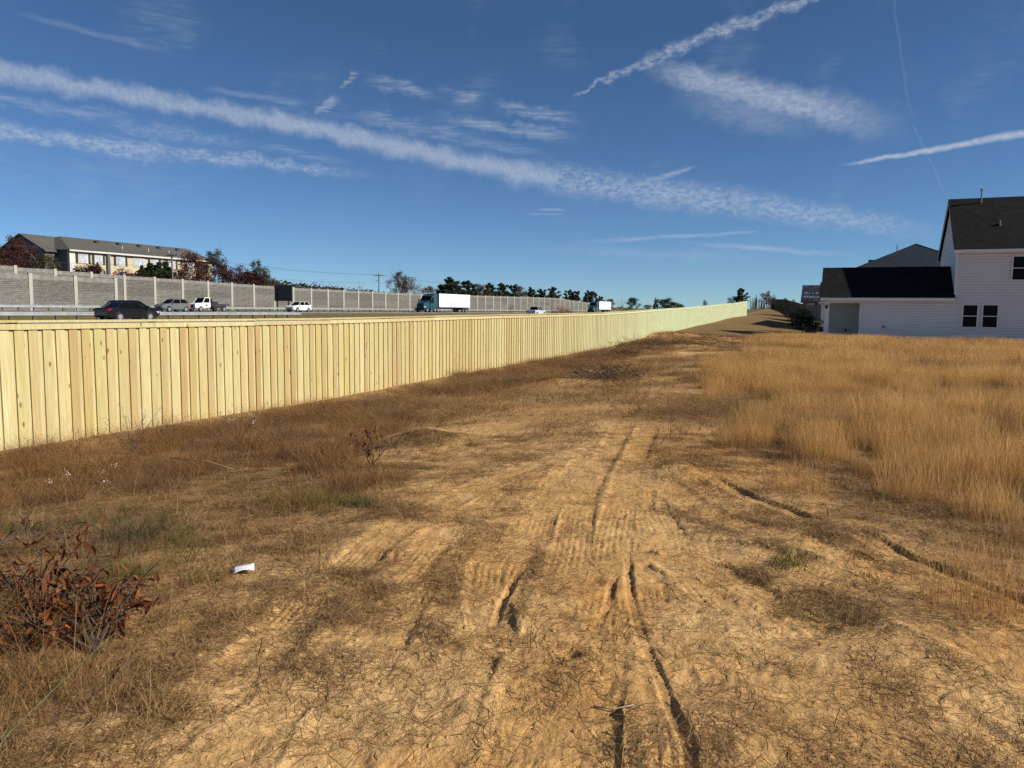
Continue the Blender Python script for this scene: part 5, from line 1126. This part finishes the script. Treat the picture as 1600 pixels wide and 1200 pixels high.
leafy_branch('leafy_branch', 'fallen branch covered in curled red-brown leaves at lower left', -3.25, 2.50, hzf(-3.25, 2.50), [(-.70, .52, .14, .012), (-.95, .25, .12, .012), (-1.10, -.02, .06, .011), (-.45, .62, .08, .010), (-.85, -.12, .02, .010), (-1.30, .32, .06, .011), (-.22, .42, .05, .008), (-1.45, .5, .05, .009), (-.8, .4, .20, .009)], 300, .9)
leafy_branch('small_leafy_branch', 'small clump of curled brown leaves at the left edge', -5.1, 3.55, hzf(-5.1, 3.55), [(-.3, .1, .12, .007), (.1, .25, .1, .006), (-.25, -.2, .1, .006)], 26)
leafy_branch('withered_sapling', 'withered dark red sapling at the edge of the brown weeds', -4.86, 7.3, hzf(-4.86, 7.3), [(-.12, .1, .42, .008), (.25, .12, .25, .007), (.1, -.22, .22, .006), (-.2, -.1, .3, .006)], 60, .85)
pp = MB(); nx, ny = 6, 4; vs = []; fs = []
for i in range(nx + 1):
    for j in range(ny + 1): u, v = i / nx, j / ny; vs.append((u * .13 - .065, v * .085 - .042, .012 + .018 * math.sin(u * 3.0) * (1 - v) + .012 * v * v))
for i in range(nx):
    for j in range(ny): a = i * (ny + 1) + j; fs.append((a, a + ny + 1, a + ny + 2, a + 1))
po = pp.add(vs, fs).build('paper_scrap', M['paper'], None, True, loc=(-3.41, 3.68, hzf(-3.41, 3.68) + .012), rot=(.12, -.1, R(40)))
so = po.modifiers.new('thickness', 'SOLIDIFY'); so.thickness = .0012; tag(po, 'crumpled white scrap of paper lying on the sand', 'paper')
def stick(name, pts, r, mat, label):
    P_ = [(x, y, hzf(x, y) + dz) for x, y, dz in pts]; mb = MB().tube(P_, [r * (1 - .5 * k / (len(P_) - 1)) for k in range(len(P_))], 6); return tag(mb.build(name, M[mat], None, True), label, 'stick')
stick('stick', [(-.86, 2.88, .006), (-.78, 2.89, .010), (-.70, 2.92, .007)], .004, 'stick', 'pale bleached stick on the sand near the bottom edge')
stick('bent_stick', [(-3.0, 2.50, .05), (-2.93, 2.42, .05), (-2.88, 2.30, .02), (-2.86, 2.20, .012), (-2.84, 2.14, .008)], .006, 'twig', 'bent grey stick below the red-brown leafy branch')
stick('long_twig', [(-6.9, 6.35, .25), (-6.45, 6.45, .22), (-6.0, 6.35, .18)], .006, 'stick', 'pale twig lying across the brown weeds')
stick('green_stem', [(-2.55, 1.45, .04), (-2.75, 1.75, .07), (-2.95, 2.15, .10), (-3.05, 2.45, .16)], .003, 'greenstem', 'thin green trailing stem at the lower left corner')
def bare_weed(name, x, y, h, seed, label, spread=.5, n=7, cat='weed'):
    t = thing(name, label, cat, (x, y, hzf(x, y))); mb, _ = branches(h, .0065 * max(h, .5), h * spread, n, 1, seed, .2, .9, True); mb.build('stems', M['twig'], t); return t
bare_weed('bare_sapling', -1.95, 9.7, .62, 4, 'knee-high leafless sapling standing on the sand near the golden grass', .45, 6, 'sapling')
bare_weed('dead_weed', -3.6, 5.2, .38, 5, 'small dead weed stalk at the edge of the sand'); bare_weed('dead_weed', -10.1, 19.6, .9, 6, 'spindly dead weed standing against the pale fence', .25); bare_weed('dead_weed', -9.9, 16.4, .6, 7, 'short dark weed at the foot of the fence')
bare_weed('dead_weed', -5.3, 12.9, .5, 8, 'dark upright dead weed in the matted grass'); bare_weed('dead_weed', -8.7, 6.6, .5, 9, 'tangled grey dead weed in front of the fence at left', .9, 14)
def twig_heap(x, y, rx, ry, h, n, label, seed, mat='twig'):
    rnd = random.Random(seed); mb = MB()
    for k in range(n):
        a = rnd.uniform(0, 6.28); q = rnd.random() ** .6; p_ = Vector((math.cos(a) * q * rx, math.sin(a) * q * ry, 0)); p_.z = hzf(x + p_.x, y + p_.y) - hz(x, y) + rnd.uniform(0, h) * (1 - q * .7); d = Vector((rnd.uniform(-1, 1), rnd.uniform(-1, 1), rnd.uniform(-.15, .7))).normalized() * rnd.uniform(.25, .7)
        mb.tube([p_, p_ + d * .5 + Vector((0, 0, rnd.uniform(-.04, .06))), p_ + d], [.010, .007, .003], 3, False)
    return tag(mb.build('twig_heap', M[mat], None, loc=(x, y, hz(x, y))), label, 'twigs')
twig_heap(-5.6, 19.2, 1.0, .9, .32, 170, 'dark heap of dead twigs in the sandy strip', 1); twig_heap(-9.0, 37.2, 1.6, 1.6, .55, 200, 'tangle of dead branches near the far sand strip', 2); twig_heap(-6.6, 39.5, 2.4, 1.6, .5, 200, 'spread of dead branches before the mown lawn', 3); twig_heap(-8.3, 30.5, .8, .9, .3, 110, 'low dark twigs below the fence farther along', 4)
# pale fluffy seed heads by the fence
def seed_weed(x, y, h, n, seed, label):
    rnd = random.Random(seed); t = thing('seed_weed', label, 'weed', (x, y, hzf(x, y))); mb = MB(); tip = []
    for k in range(n):
        a = rnd.uniform(0, 6.28); r = rnd.uniform(.05, .4); e = Vector((math.cos(a) * r, math.sin(a) * r, h * rnd.uniform(.6, 1.1))); mb.tube([(0, 0, 0), e * .5 + Vector((0, 0, .05)), e], [.004, .003, .002], 3, False); tip.append(tuple(e))
    mb.build('stems', M['twig'], t); c = np.array(tip); c = np.concatenate([c + RNG.normal(0, .022, c.shape) for _ in range(14)]); place(leaf_mesh('seed_heads', c, .012, M['seed'], 1.4), 'seed_heads', t)
seed_weed(-8.85, 7.5, .62, 16, 1, 'grey weed with pale fluffy seed heads below the fence'); seed_weed(-8.0, 8.6, .6, 14, 2, 'second fluffy seed weed, nearer the middle of the fence'); seed_weed(-6.9, 5.2, .35, 5, 3, 'low weed with two white tufts in the brown weeds')
